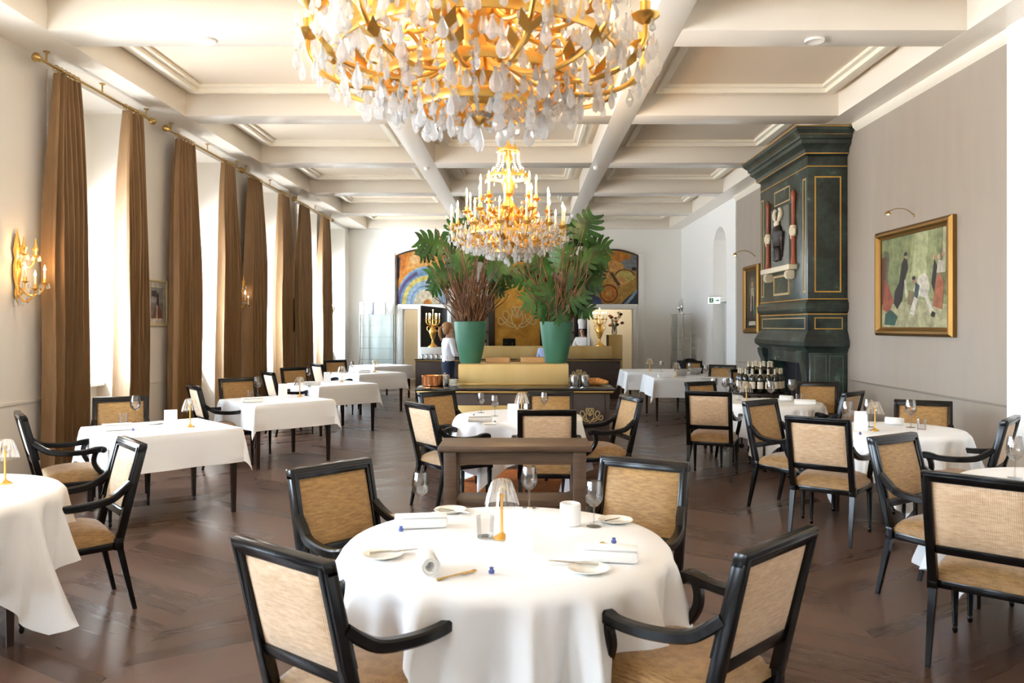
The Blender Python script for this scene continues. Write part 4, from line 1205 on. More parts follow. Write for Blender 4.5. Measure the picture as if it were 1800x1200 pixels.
gframe('F', ym(11.50), ym(12.20), 3.46, 3.68, .02, MATS['pale_gilt'])
gframe('F', ym(11.50), ym(12.20), 2.10, 2.40, .03, MATS['pale_gilt'], .02)
gframe('F', F0 + .1, F1 - .1, 1.60, 1.76, .012, MATS['pale_gilt'])
bm = BM(); box(bm, FX - .04, FX + .01, ym(11.44), ym(12.26), 2.52, 3.40, .01); ob('relief_panel', bm, M('grey_stone', '#6f7169', .5), fp)
for Y in (11.28, 12.44):
    bm = BM(); lathe(bm, [(.042, 2.52), (.038, 2.58), (.031, 2.62), (.029, 3.42), (.037, 3.48), (.040, 3.52), (.016, 3.56), (.0, 3.60)], 16, (FX - .025, ym(Y), 0))
    ob('column', bm, REDM, fp)
    bm = BM(); lathe(bm, [(.048, 2.92), (.065, 2.97), (.06, 3.03), (.045, 3.07)], 12, (FX - .025, ym(Y), 0)); ball(bm, (FX - .03, ym(Y) - .05, 2.98), .045, (.6, 1, 1.2)); ball(bm, (FX - .03, ym(Y) + .05, 2.92), .04, (.6, 1, 1.3)); ob('carved_ornament', bm, IVORY, fp)
bm = BM(); box(bm, FX - .12, FX + .01, ym(11.2), ym(12.55), 2.44, 2.52, .015)
for Y in (11.36, 12.34): lathe(bm, [(.0, -.05), (.07, -.05), (.07, .05), (0, .05)], 16, (FX - .05, ym(Y), 2.38), axis='Y')
ob('shelf_ledge', bm, IVORY, fp)
# relief figure: dark winged standing figure with a pale horned crest
bm = BM()
cy = ym(11.85)
lathe(bm, [(.0, 2.60), (.05, 2.62), (.06, 2.75), (.045, 2.80)], 10, (FX - .07, cy - .07, 0)); lathe(bm, [(.0, 2.60), (.05, 2.62), (.06, 2.75), (.045, 2.80)], 10, (FX - .07, cy + .07, 0))
lathe(bm, [(.05, 2.76), (.13, 2.82), (.10, 2.92), (.14, 3.02), (.12, 3.10), (.05, 3.15), (.06, 3.20), (.055, 3.25), (0, 3.28)], 14, (FX - .06, cy, 0), sx=.6)
for s in (-1, 1):
    for k in range(5):
        prism(bm, [(cy + s * .08, 3.06 - k * .05), (cy + s * (.26 - k * .02), 3.02 - k * .075), (cy + s * (.24 - k * .02), 2.96 - k * .075), (cy + s * .08, 2.98 - k * .05)], FX - .085 + k * .006, FX - .06 + k * .006, 'YZ')
ob('relief_figure', bm, M('dark_bronze', '#2a211d', .4), fp)
bm = BM()
for s in (-1, 1): tube(bm, smoothpath([(FX - .06, cy + s * .04, 3.22), (FX - .07, cy + s * .13, 3.26), (FX - .07, cy + s * .15, 3.33), (FX - .07, cy + s * .08, 3.38)], 4), [.035] * 4 + [.035] * 4 + [.026] * 4 + [.010], 8)
ball(bm, (FX - .08, cy, 3.16), .07, (.6, 1, .8)); ob('relief_crest', bm, IVORY, fp)
# hearth: two side legs with curved fronts, dark firebox
for a, b in ((F0, F0 + .34), (F1 - .34, F1)):
    bm = BM(); box(bm, FX + .03, -.002, a, b, 0, 1.30, .004)
    prism(bm, [(FX + .03, .0), (FX - .02, .0), (FX - .02, .12), (FX + .01, .16), (FX + .01, .95), (FX - .02, 1.12), (FX - .065, 1.22), (FX - .07, 1.30), (FX + .03, 1.30)], a + .06, b - .06, 'XZ')
    ob('hearth_leg', bm, MARBLE, fp)
bm = BM(); box(bm, FX + .02, FX + .2, F0 + .34, F1 - .34, 1.12, 1.30); ob('lintel', bm, MARBLE, fp)
bm = BM(); box(bm, FX + .30, -.004, F0 + .34, F1 - .34, .02, 1.29); ob('firebox', bm, BLACK, fp)
bm = BM(); box(bm, FX - .25, -.004, F0, F1, 0, .02); ob('hearthstone', bm, MARBLE, fp)
bm = BM()
box(bm, FX + .29, FX + .30, -.25, -.24, .05, 1.1); box(bm, FX + .29, FX + .30, .24, .25, .05, 1.1); ob('fire_doors', bm, SILVER, fp)
for a, b in ((FX + .09, FX + .25), (FX + .29, -.06)):
    bm = BM()
    for p0, p1, q0, q1 in ((a, a + .008, .2, 1.24), (b - .008, b, .2, 1.24), (a, b, .2, .208), (a, b, 1.232, 1.24)): box(bm, p0, p1, F0 - .004, F0 + .01, q0, q1)
    ob('panel_line', bm, M('pale_green_line', '#5c7265', .3), fp)
# ------------------------------------------------------------------ gold knot ornament
def knot(bm, s, y, r=.012, mi=0):
    """interlaced crown-like monogram of loops, about 2s wide, in the XZ plane"""
    L = []
    L.append([(-.10, 0), (-.30, .35), (-.22, .75), (0, .98), (.22, .75), (.30, .35), (.10, 0), (0, -.12)])            # centre loop
    for k in (-1, 1):
        L.append([(k * .08, .05), (k * .40, .20), (k * .75, .55), (k * .62, .80), (k * .42, .62), (k * .52, .30), (k * .85, .10), (k * 1.0, .28), (k * .88, .45), (k * .62, .18), (k * .30, -.02)])
        L.append([(k * .02, .45), (k * .18, .60), (k * .30, .88), (k * .16, 1.0), (k * .08, .80)])
    for p in L: tube(bm, smoothpath([(x * s, y, z * s) for x, z in p], 6, closed=True), r, 6, closed=True, up=(0, 1, 0))

# ------------------------------------------------------------------ buffet island
ix0, ix1, iy0, iy1 = -1.30, 1.10, 9.52, 11.5
isl = thing('buffet_counter', 'dark brown buffet island with black glossy top and gold edge', 'counter', ((ix0 + ix1) / 2, 10.5, 0))
cx = (ix0 + ix1) / 2; lx = lambda x: x - cx; ly = lambda y: y - 10.5
bm = BM(); box(bm, lx(ix0 + .06), lx(ix1 - .06), ly(iy0 + .06), ly(iy1 - .06), .08, .84, .01)
box(bm, lx(ix0 + .10), lx(ix1 - .10), ly(iy0 + .1), ly(iy1 - .1), 0, .08); ob('counter_base', bm, COUNTER, isl)
bm = BM(); box(bm, lx(ix0), lx(ix1), ly(iy0), ly(iy1), .865, .90, .006); ob('counter_top', bm, SLAB, isl)
bm = BM(); box(bm, lx(ix0 + .02), lx(ix1 - .02), ly(iy0 + .02), ly(iy1 - .02), .838, .866, .004); ob('gold_edge', bm, BRASS, isl)
bm = BM(); box(bm, lx(-.80), lx(-.16), ly(iy0 + .05), ly(iy0 + .065), .30, .69, .003); ob('gold_panel', bm, GOLDPANEL, isl)
for x in (-.86, .42, .98):
    bm = BM(); box(bm, lx(x), lx(x) + .01, ly(iy0 + .05), ly(iy0 + .065), .1, .83); ob('panel_seam', bm, LEGW, isl)
bm = BM(); knot(bm, .155, ly(iy0 + .052), .007)
for v in bm.verts: v.co.x += lx(.80); v.co.z += .50
ob('gold_ornament', bm, M('pale_gilt'), isl)
# gold plinth that carries the plant pots
pl = thing('pot_plinth', 'long satin gold plinth under the green plant pots', 'plinth', (-.125, 10.4, .9005))
bm = BM(); box(bm, -.695, .695, -.36, .36, 0, .262, .008); ob('plinth_body', bm, GOLDPANEL, pl)
bm = BM(); box(bm, -.70, .70, -.368, .368, 0, .02, .002); ob('base_strip', bm, BRASS, pl)
PZ = .9005 + .2625

# ------------------------------------------------------------------ potted monsteras
def leaf_bm(s, rd):
    """monstera leaf: midrib along +Y, split lobes on both sides, gently drooping"""
    bm = BM(); n = 6
    H = lambda x, y: -.32 * (y / s) ** 2 * s * .6 - .55 * x * x / s
    def V(x, y): return bm.verts.new((x, y, H(x, y)))
    mid = [V(0, s * i / n * .94) for i in range(n + 1)]
    wid = [.30, .46, .50, .47, .40, .28]
    for sg in (-1, 1):
        inner = [V(sg * .10 * s * (1 - .5 * i / n), s * i / n * .93 + .02 * s) for i in range(n + 1)]
        for i in range(n): bm.faces.new((mid[i], mid[i + 1], inner[i + 1], inner[i]) if sg > 0 else (mid[i], inner[i], inner[i + 1], mid[i + 1]))
        for i in range(n):
            w = wid[i] * s * rd.uniform(.92, 1.06); y0 = s * i / n * .94; dy = s / n
            ang = (-.30 + i * .22)
            dx, dyy = math.cos(ang), math.sin(ang)
            q0 = y0 - .06 * dy; q1 = y0 + .96 * dy
            m1 = V(sg * (.10 * s + w * .5 * dx), q0 + w * .5 * dyy); m2 = V(sg * (.10 * s + w * .5 * dx), q1 + w * .5 * dyy)
            t1 = V(sg * (.10 * s + w * dx * .86), q0 + w * dyy * .9 + .10 * dy); t2 = V(sg * (.10 * s + w * dx), q0 + w * dyy + .52 * dy)
            t3 = V(sg * (.10 * s + w * dx * .86), q1 + w * dyy * .9 - .12 * dy)
            a = [inner[i], m1, m2, inner[i + 1]]; b = [m1, t1, t2, t3, m2]
            bm.faces.new(a if sg > 0 else a[::-1]); bm.faces.new(b if sg > 0 else b[::-1])
    # tip
    tip = V(0, s * 1.04)
    return bm
def plant(px, label, leaves, seed, Y0=10.38):
    rd = random.Random(seed)
    X = (px - VX) * Y0 / FPX
    t = thing('potted_monstera', label, 'plant', (X, Y0, PZ))
    bm = BM(); lathe(bm, [(.125, 0), (.135, .01), (.185, .25), (.210, .46), (.214, .535), (.206, .542), (.198, .535), (.19, .48), (0, .48)], 40); ob('pot', bm, POTG, t)
    bm = BM(); lathe(bm, [(.190, .485), (.1, .50), (0, .505)], 24); ob('soil', bm, SOIL, t)
    bm = BM()
    for i in range(150):
        a = rd.uniform(0, 2 * pi); r0 = .17 * math.sqrt(rd.random()); h = rd.uniform(.35, .95) if i > 20 else rd.uniform(.9, 1.3)
        sp = rd.uniform(.08, .46)
        a2 = a + rd.uniform(-.8, .8)
        p = [(r0 * math.cos(a), r0 * math.sin(a), .49)]
        for k in (1, 2, 3, 4):
            f = k / 4
            p.append((r0 * math.cos(a) + sp * f ** 1.3 * math.cos(a2) + rd.uniform(-.045, .045), r0 * math.sin(a) + sp * f ** 1.3 * math.sin(a2) + rd.uniform(-.045, .045), .49 + h * f))
        q = smoothpath(p, 3); m = len(q)
        tube(bm, q, [.008 * (1 - .65 * j / m) + .0015 for j in range(m)], 5)
        if i % 2:
            b = q[m // 2]; e = b + Vector((rd.uniform(-.12, .12), rd.uniform(-.12, .12), rd.uniform(.08, .22)))
            tube(bm, [b, (b + e) / 2 + Vector((rd.uniform(-.02, .02), 0, .01)), e], [.004, .003, .0015], 4)
    o = ob('twigs', bm, TWIG, t); o['kind'] = 'stuff'
    for lpx, lpy, s, roll, dy, fl in leaves:
        Y = Y0 + dy
        c = Vector(((lpx - VX) * Y / FPX - X, dy, EYE - (lpy - VY) * Y / FPX - PZ))
        # leaf centre c; points outwards from the stem and droops; surface turned to the viewer by fl
        d = Vector((math.sin(roll), -.25, math.cos(roll))).normalized()           # midrib direction
        nrm = Vector((.25 * math.sin(seed + lpx), -1, fl)).normalized()
        x = d.cross(nrm).normalized(); nrm = x.cross(d).normalized()
        bm = leaf_bm(s, rd)
        R3 = Matrix((x, d, nrm)).transposed()
        off = R3 @ Vector((0, s * .45, 0))
        st = c - off
        for v in bm.verts: v.co = R3 @ v.co + st
        lf = ob('leaf', bm, LEAF, t, ang=180)
        bm = BM(); base = Vector((.06 * math.sin(lpx), .06 * math.cos(lpx * 1.7), .5))
        tube(bm, smoothpath([base, base.lerp(st, .5) + Vector((0, .03, .08)), st], 6), .006, 5); ob('leaf_stalk', bm, LEAF, lf)
    return t
plant(827, 'monstera with bare brown twigs in a green pot, left of two on the gold plinth', [
    (765, 424, .42, -1.3, -.05, .5), (800, 405, .34, .3, .12, .4), (752, 440, .26, -2.2, .05, .2), (778, 478, .36, -1.7, -.14, .3), (812, 468, .36, -.5, -.18, .5), (770, 500, .26, -2.4, -.08, .1),
    (868, 470, .30, .9, -.2, .4), (885, 482, .34, 1.6, .05, .1), (846, 440, .30, .4, .2, .3), (835, 415, .30, -.3, .2, .4), (880, 450, .28, 1.2, .2, .2), (800, 445, .26, -.9, .2, .3), (872, 505, .24, 2.0, .1, .1)], 4)
plant(978, 'monstera with dense leaves in a green pot, right of two on the gold plinth', [
    (1030, 402, .40, .5, -.05, .4), (1046, 432, .36, 1.5, .05, .3), (1010, 415, .34, -.3, .1, .5), (1052, 455, .26, 1.9, 0, .2), (955, 462, .38, -.9, -.15, .5), (988, 455, .36, -.1, -.2, .6), (1020, 462, .36, .8, -.12, .4),
    (925, 487, .34, -1.6, -.05, 0), (945, 525, .36, -1.7, -.2, .3), (972, 520, .38, -.3, -.25, .5), (1008, 522, .36, .9, -.22, .3), (1035, 492, .34, 1.7, 0, .2), (950, 500, .32, -1.1, -.1, .3), (1000, 492, .34, .4, -.2, .4), (985, 545, .28, 2.8, -.22, .2), (1025, 540, .26, 2.0, -.15, .1), (960, 545, .26, -2.6, -.18, .1), (1040, 475, .3, 1.2, .2, .2)], 9)

# things on the island and plinth
def b_tray(r):
    bm = BM(); box(bm, -.15, .15, -.10, .10, 0, .012)
    for s in (-1, 1): box(bm, -.15, .15, s * .1 - .008, s * .1 + .008, .0, .07, .003); box(bm, s * .15 - .008, s * .15 + .008, -.1, .1, 0, .07, .003)
    ob('tray_body', bm, WOODL, r)
def b_roll2(r):
    bm = BM(); ball(bm, (0, 0, .025), .045, (1, .75, .6)); 
    for v in bm.verts: v.co.z = max(v.co.z, 0)
    ob('bread_crust', bm, BREAD, r)
def b_jar(r):
    bm = BM(); lathe(bm, [(.03, 0), (.032, .07), (.026, .085), (0, .085)], 18); ob('jar_body', bm, SILVER, r)
    bm = BM(); lathe(bm, [(.028, .085), (.028, .10), (0, .102)], 18); ob('lid', bm, BLACK, r)
for px, lab in ((875, 'left'), (936, 'right')):
    X = (px - VX) * 10.5 / FPX
    place(b_tray, 'wooden_tray', 'light wooden tray of pastries, %s one between the two green pots' % lab, 'tray', (X, 10.5, PZ), 0)
    for k, (dx, dy) in enumerate(((-.09, -.04), (0, -.05), (.09, -.03), (-.05, .04), (.05, .045))):
        place(b_roll2, 'bread_roll', 'brown bread roll in the %s wooden tray between the pots' % lab, 'bread', (X + dx, 10.5 + dy, PZ + .0125), k, 'bread rolls in the %s tray' % lab)
def b_pot(r):
    bm = BM(); lathe(bm, [(.10, 0), (.12, .01), (.125, .13), (.118, .13), (.11, .02), (0, .02)], 28); ob('pot_body', bm, COPPER, r)
    bm = BM(); tube(bm, [(.125 * math.cos(2 * pi * i / 24), .125 * math.sin(2 * pi * i / 24), .13) for i in range(24)], .006, 6, closed=True); ob('rim', bm, COPPER, r)
place(b_pot, 'copper_pot', 'round copper pot at the left end of the buffet counter', 'pot', ((759 - VX) * 9.85 / FPX, 9.85, .9005))
def b_can(r):
    bm = BM(); lathe(bm, [(.055, 0), (.058, .005), (.058, .13), (.05, .14), (0, .145)], 24); ob('canister_body', bm, SILVER, r)
    bm = BM(); lathe(bm, [(.012, .145), (.018, .158), (0, .165)], 14); ob('knob', bm, SILVER, r)
for px, Y, lab in ((782, 9.9, 'beside the copper pot on the buffet counter'), (1010, 9.85, 'left of two at the right end of the buffet counter'), (1028, 9.85, 'right of two at the right end of the buffet counter')):
    place(b_can, 'steel_canister', 'polished steel canister ' + lab, 'canister', ((px - VX) * Y / FPX, Y, .9005))
def b_stack(r):
    for i in range(5):
        bm = BM(); lathe(bm, [(.04, i * .018), (.062, i * .018 + .016), (.058, i * .018 + .016), (0, i * .018 + .006)], 22); ob('bowl', bm, PORC, r)
place(b_stack, 'bowl_stack', 'stack of small white bowls left of the gold plinth', 'bowls', ((797 - VX) * 9.8 / FPX, 9.8, .9005))
def b_croissant(r):
    bm = BM(); pts = [(.13 * math.cos(a), .10 * math.sin(a), .045) for a in [pi * (.05 + .9 * i / 12) for i in range(13)]]
    tube(bm, pts, [.012 + .036 * math.sin(pi * i / 12) + .004 * (i % 2) for i in range(13)], 10); ob('crust', bm, BREAD, r)
for i, (px, Y, z) in enumerate(((1047, 9.9, .9005), (1062, 10.05, .9005))):
    place(b_croissant, 'croissant', 'large golden croissant, %s of two at the right end of the buffet' % ('left', 'right')[i], 'pastry', ((px - VX) * Y / FPX, Y, z), i * 2.0)

# ------------------------------------------------------------------ back bar counter
bx0, bx1, by0, by1 = -2.45, 2.20, 17.8, 18.5
bc = thing('bar_counter', 'long dark brown bar counter with gold top edge in front of the back wall', 'counter', (0, 18.15, 0))
bm = BM(); box(bm, bx0 + .03, bx1 - .03, -.32, .32, .0, .86, .008); ob('counter_base', bm, COUNTER, bc)
bm = BM(); box(bm, bx0, bx1, -.35, .35, .875, .90, .005); ob('counter_top', bm, SLAB, bc)
bm = BM(); box(bm, bx0 + .01, bx1 - .01, -.34, .34, .855, .876, .003); ob('gold_edge', bm, BRASS, bc)
bm = BM(); knot(bm, .20, -.328, .010)
for v in bm.verts: v.co.x += (1018 - VX) * 17.8 / FPX; v.co.z += .46
ob('gold_ornament', bm, M('pale_gilt'), bc)
gb = BM(); box(gb, -.97, 2.0, 17.98, 18.42, .9005, 1.18, .006); tag(ob('gold_display_box', gb, GOLDPANEL), 'long satin gold box standing on the bar counter', 'display box')
gb = BM(); box(gb, 2.10, 2.44, 19.6, 20.2, 0.0, 1.42, .006); tag(ob('gold_pedestal', gb, GOLDPANEL), 'tall satin gold pedestal carrying the flower vase at the right doorway', 'pedestal')
wb = BM(); box(wb, -2.35, -1.75, 18.12, 18.44, .9005, 1.155, .006); tag(ob('white_display_box', wb, WHITEW), 'white box under the left candelabra', 'display box')
for i in range(5):
    place(b_jar, 'condiment_jar', 'small black-lidded jar in the row below the left candelabra', 'jar', (-2.28 + i * .11, 17.97, .9005), 0, 'jars below the left candelabra')
# flowers
fv = thing('flower_vase', 'glass vase of peach and dark flowers by the right doorway', 'vase', (2.27, 19.9, 1.4205))
bm = BM(); lathe(bm, [(.05, 0), (.07, .02), (.06, .18), (.08, .24), (.074, .24), (.055, .18), (.06, .03), (0, .02)], 20); ob('vase_body', bm, GLASS, fv)
rd = random.Random(5)
for i in range(14):
    a = rd.uniform(0, 6.28); rr = rd.uniform(.03, .22); z = rd.uniform(.30, .62) - rr * .5
    bm = BM(); ball(bm, (rr * math.cos(a), rr * math.sin(a), z), .05, (1, 1, .8), sub=1)
    fl = ob('bloom', bm, M(('peach_petal', 'dark_petal', 'cream_petal')[i % 3], ('#d98a5c', '#5a2a24', '#e8cfae')[i % 3], .7), fv)
    bm = BM(); tube(bm, [(0, 0, .05), (rr * .3 * math.cos(a), rr * .3 * math.sin(a), .25), (rr * math.cos(a), rr * math.sin(a), z)], .004, 4); ob('flower_stem', bm, LEAF, fl)

# candelabra
def b_candelabra(r):
    bm = BM(); lathe(bm, [(.11, 0), (.11, .02), (.08, .04), (.05, .07), (.025, .12), (.03, .14), (.022, .16), (.05, .22), (.085, .32), (.09, .38), (.06, .43), (.035, .46), (.05, .49), (.02, .51), (.02, .62), (0, .63)], 24); ob('urn', bm, GOLD, r)
    for s in (-1, 1):
        bm = BM(); tube(bm, smoothpath([(s * .05, 0, .45), (s * .12, 0, .47), (s * .13, 0, .40), (s * .085, 0, .35)], 5), .009, 6); ob('handle', bm, GOLD, r)
    for i in range(7):
        a = 2 * pi * i / 6; d = .15 if i < 6 else 0; h = .63 if i < 6 else .72
        c, s = math.cos(a), math.sin(a)
        bm = BM()
        tube(bm, smoothpath([(0, 0, .52), (d * .5 * c, d * .5 * s, .50 if d else .58), (d * .95 * c, d * .95 * s, h - .08), (d * c, d * s, h - .02)], 5), .009, 6)
        lathe(bm, [(.01, h - .03), (.028, h - .01), (.03, h), (.012, h), (.012, h + .02), (0, h + .02)], 12, (d * c, d * s, 0))
        arm = ob('arm', bm, GOLD, r)
        bm = BM(); lathe(bm, [(.013, h + .02), (.013, h + .11), (0, h + .112)], 10, (d * c, d * s, 0)); ob('candle', bm, CANDLE, arm)
        bm = BM(); lathe(bm, [(.003, h + .11), (.010, h + .125), (0, h + .15)], 8, (d * c, d * s, 0)); ob('flame_bulb', bm, FLAME, arm)
place(b_candelabra, 'candelabra', 'gold urn candelabra with lit candles on the white box at the left', 'candelabra', ((761 - VX) * 18.28 / FPX, 18.28, 1.1555))
place(b_candelabra, 'candelabra', 'gold urn candelabra with lit candles on the gold box at the right', 'candelabra', ((1054 - VX) * 18.2 / FPX, 18.2, 1.1805))

# navy screens from the bar ends to the back wall
for x0, x1, lab in ((-2.44, -2.13, 'left'), (1.50, 1.62, 'right')):
    sc = thing('screen_panel', 'tall navy screen panel at the %s end of the bar' % lab, 'screen', (0, 0, 0))
    ya = 18.55; bm = BM()
    prism(bm, [(x0, ya), (x0 + .04, ya), (x1 + .04, 21.85), (x1, 21.85)], .9 if lab == 'right' else 0, 2.12, 'XY'); ob('panel', bm, NAVY, sc)
    bm = BM(); box(bm, x0 - .012, x0 + .05, ya - .03, ya, .9 if lab == 'right' else 0, 2.12, .003); ob('edge_post', bm, WHITEW, sc)

# back bar: dark shelving round a gold panel with the monogram
bb = thing('back_bar', 'dark wood back bar with shelves round a large gold monogram panel', 'shelving', (-.17, 21.75, 0))
bm = BM(); box(bm, -.62, .62, .12, .15, 1.0, 3.4); ob('gold_panel', bm, noisy(M('old_gold_leaf', '#c08a2a', .4, .35), '#a9741d', '#d3a546', (1, 1, 1), 3, 5), bb)
bm = BM(); knot(bm, .55, .11, .018)
for v in bm.verts: v.co.z += 1.62; v.co.x *= .95
ob('monogram', bm, M('pale_gilt'), bb)
for s in (-1, 1):
    bm = BM(); box(bm, s * .70 - .08, s * .70 + .08, .0, .2, 0, 3.5, .006); ob('pilaster', bm, LEGW, bb)
    bm = BM(); box(bm, s * 1.62 - .06, s * 1.62 + .06, .0, .2, 0, 3.5, .006); ob('pilaster', bm, LEGW, bb)
    bm = BM(); box(bm, s * 1.16 - .40, s * 1.16 + .40, .16, .2, 0, 3.4); ob('back_board', bm, M('pale_mirror_back', '#b9b4aa', .3), bb)
    for z in (1.0, 1.45, 1.9, 2.35, 2.8):
        bm = BM(); box(bm, s * 1.16 - .40, s * 1.16 + .40, .0, .16, z, z + .03); ob('shelf', bm, LEGW, bb)
bm = BM(); box(bm, -1.68, 1.68, -.25, .2, .0, 1.0, .006); ob('lower_cabinet', bm, LEGW, bb)
bm = BM(); box(bm, -1.7, 1.7, 0, .21, 3.4, 3.52, .01); ob('top_rail', bm, LEGW, bb)
rd = random.Random(8)
for s, sn in ((-1, 'left'), (1, 'right')):
    for k, z in enumerate((1.03, 1.48, 1.93)):
        for i in range(5):
            place(b_bottle, 'wine_bottle', 'dark bottle on the %s back bar shelves behind the plants' % sn, 'bottle', (-.17 + s * 1.16 - .28 + i * .14, 21.83, z + .0005), rd.uniform(0, 6), 'bottles on the %s back bar shelves' % sn)
def b_coffee(r):
    bm = BM(); box(bm, -.17, .17, -.12, .12, .06, .30, .012); box(bm, -.17, .17, -.05, .12, .0, .06); ob('machine_body', bm, BLACK, r)
    bm = BM(); box(bm, -.15, .15, -.13, -.05, .0, .02, .003); ob('drip_tray', bm, SILVER, r)
    for x in (-.08, .08):
        bm = BM(); lathe(bm, [(.02, .12), (.03, .15), (.03, .18), (0, .18)], 12, (x, -.14, 0)); ob('brew_head', bm, SILVER, r)
place(b_coffee, 'coffee_machine', 'black coffee machine below the gold monogram panel', 'coffee machine', ((895 - VX) * 21.62 / FPX, 21.62, 1.0005))

# painted lunettes above the doorways
def lunette(x0, label, shapes, bg):
    W, Z0, ZS, ZT = 1.37, 2.23, 3.58, 3.74
    t = thing('painted_lunette', label, 'painting', (x0, YB - .03, Z0))
    H = ZT - Z0
    top = [(1 - i / 14, (ZS - Z0 + (ZT - ZS) * math.sin(pi * i / 14)) / H) for i in range(15)]
    outline = [(0, 0), (1, 0)] + top
    def clip(poly):
        return [(min(1, max(0, u)), max(0, min(v, (ZS - Z0 + (ZT - ZS) * math.sin(pi * min(1, max(0, u)))) / H))) for u, v in poly]
    bm = BM(); mats = [bg]
    f = bm.faces.new([bm.verts.new((u * W, 0, v * H)) for u, v in outline])
    for k, (m, p) in enumerate(shapes):
        if m not in mats: mats.append(m)
        f = bm.faces.new([bm.verts.new((u * W, -.0006 * (k + 1), v * H)) for u, v in clip(p)]); f.material_index = mats.index(m)
    ob('painted_panel', bm, mats, t, smooth=False)
    bm = BM(); pts = [(0, 0), (W, 0)] + [(u * W, v * H) for u, v in top]
    tube(bm, [(x, -.01, z) for x, z in pts], 1, closed=True, sect=rectsect(.022, .02, .2), up=(0, 1, 0)); ob('frame', bm, M('lunette_frame', '#3b2f2a', .5), t)
c = paint
O1, O2, Y1, B1, B2, B3, CR, PU = c('#d98a35'), c('#e6a95a'), c('#d8c46a'), c('#6f93b5'), c('#9db6c9'), c('#3f4f7d'), c('#ddd0b0'), c('#5b4b7a')
lunette(-3.49, 'arched painting of blue and yellow rings under an orange sky, above the left doorway', [
    (O2, [(.2, .65), (.8, .6), (.95, 1), (.3, 1)]), (c('#c8772b'), [(0, .6), (.15, .62), (.2, 1), (0, 1)]), (c('#efc489'), ell(.35, .82, .09, .08)),
    (c('#2a2430'), [(0, .42), (.05, .5), (.07, .85), (0, .9)]), (c('#2a2430'), [(0, 0), (.06, 0), (.06, .25), (0, .3)]),
    (B2, ell(.6, 0, .62, .70, 30, 0, pi)), (B1, arcband(.6, 0, .50, .62, 1.08, 0, pi)), (PU, arcband(.6, 0, .54, .60, 1.05, 1.9, pi)), (Y1, arcband(.6, 0, .42, .50, 1.05, .5, pi)), (B2, arcband(.6, 0, .36, .42, 1.05, 0, pi)), (B1, arcband(.6, 0, .31, .335, 1.05, 0, pi)), (CR, ell(.6, 0, .26, .28, 24, 0, pi)), (O1, ell(.62, 0, .09, .10, 16, 0, pi))], O1)
lunette(1.78, 'arched painting of golden discs and grey-blue swirls, above the right doorway', [
    (c('#8a8f92'), [(0, .55), (.25, .68), (.75, .66), (1, .60), (1, 1), (.7, .9), (.2, .92), (0, .85)]), (O1, [(.1, .78), (.5, .74), (.9, .85), (.7, 1), (.3, 1)]), (O2, ell(.45, .70, .28, .10)),
    (B3, [(0, .0), (.30, .0), (.25, .12), (0, .22)]), (c('#39465a'), [(.65, 0), (1, 0), (1, .28), (.8, .14)]), (B2, [(.72, 0), (.8, 0), (1, .22), (1, .30)]), (c('#76848f'), [(.0, .22), (.18, .16), (.3, .3), (.1, .42), (0, .4)]),
    (O2, ell(.25, .55, .20, .14)), (c('#7d4a20'), arcband(.25, .55, .19, .21, .7, .3, 3.0)), (Y1, ell(.74, .52, .20, .12)), (c('#7d4a20'), arcband(.74, .50, .18, .21, .7, .2, 2.9)), (O2, ell(.62, .42, .16, .10)), (c('#59422f'), [(.42, .6), (.5, .58), (.66, .36), (.6, .34)]),
    (c('#8a3d1c'), ell(.42, .20, .185, .17, 30)), (O1, ell(.42, .20, .155, .14, 30)), (c('#b86a25'), arcband(.42, .20, .09, .105, .92, 0, 6.2, 24)), (O2, ell(.42, .20, .05, .045)), (c('#2f2a2a'), [(.88, .62), (.97, .62), (.97, .68), (.88, .68)])], c('#c99a45'))

# ------------------------------------------------------------------ glass shelf units
def b_shelf(r):
    for sx in (-1, 1):
        for sy in (-1, 1):
            bm = BM(); box(bm, sx * .46 - .012, sx * .46 + .012, sy * .16 - .012, sy * .16 + .012, 0, 1.96); ob('post', bm, SILVER, r)
    for i in range(7):
        z = .12 + i * .303
        bm = BM(); box(bm, -.47, .47, -.17, .17, z, z + .012); ob('shelf', bm, SHELFG, r)
    bm = BM(); box(bm, -.45, .45, .150, .156, .02, 1.94); ob('back_glass', bm, SHELFG, r)
place(b_shelf, 'glass_shelf', 'glass shelf unit with steel posts in the left back corner', 'shelf', (-3.95, 21.6, 0))
place(b_shelf, 'glass_shelf', 'glass shelf unit with steel posts beside the right back corner', 'shelf', (4.03, 20.4, 0), pi / 2)
def b_box(r):
    bm = BM(); box(bm, -.055, .055, -.05, .05, 0, .34, .004); ob('box_body', bm, WHITEW, r)
    bm = BM(); box(bm, -.057, .057, -.052, .052, .30, .345, .003); ob('lid', bm, WHITEW, r)
for i, (px, m, lab) in enumerate(((636, 0, 'tall white box leftmost on top of the left glass shelf'), (653, 1, 'tall grey box in the middle on top of the left glass shelf'), (671, 0, 'wide white box rightmost on top of the left glass shelf'))):
    b = BM(); w = .055 if i < 2 else .10
    box(b, -w, w, -.05, .05, 0, .33, .004)
    o = ob('gift_box', b, M('grey_card', '#8c8a92', .6) if m else WHITEW); o.location = ((px - VX) * 21.6 / FPX, 21.6, 1.9505); tag(o, lab, 'box')
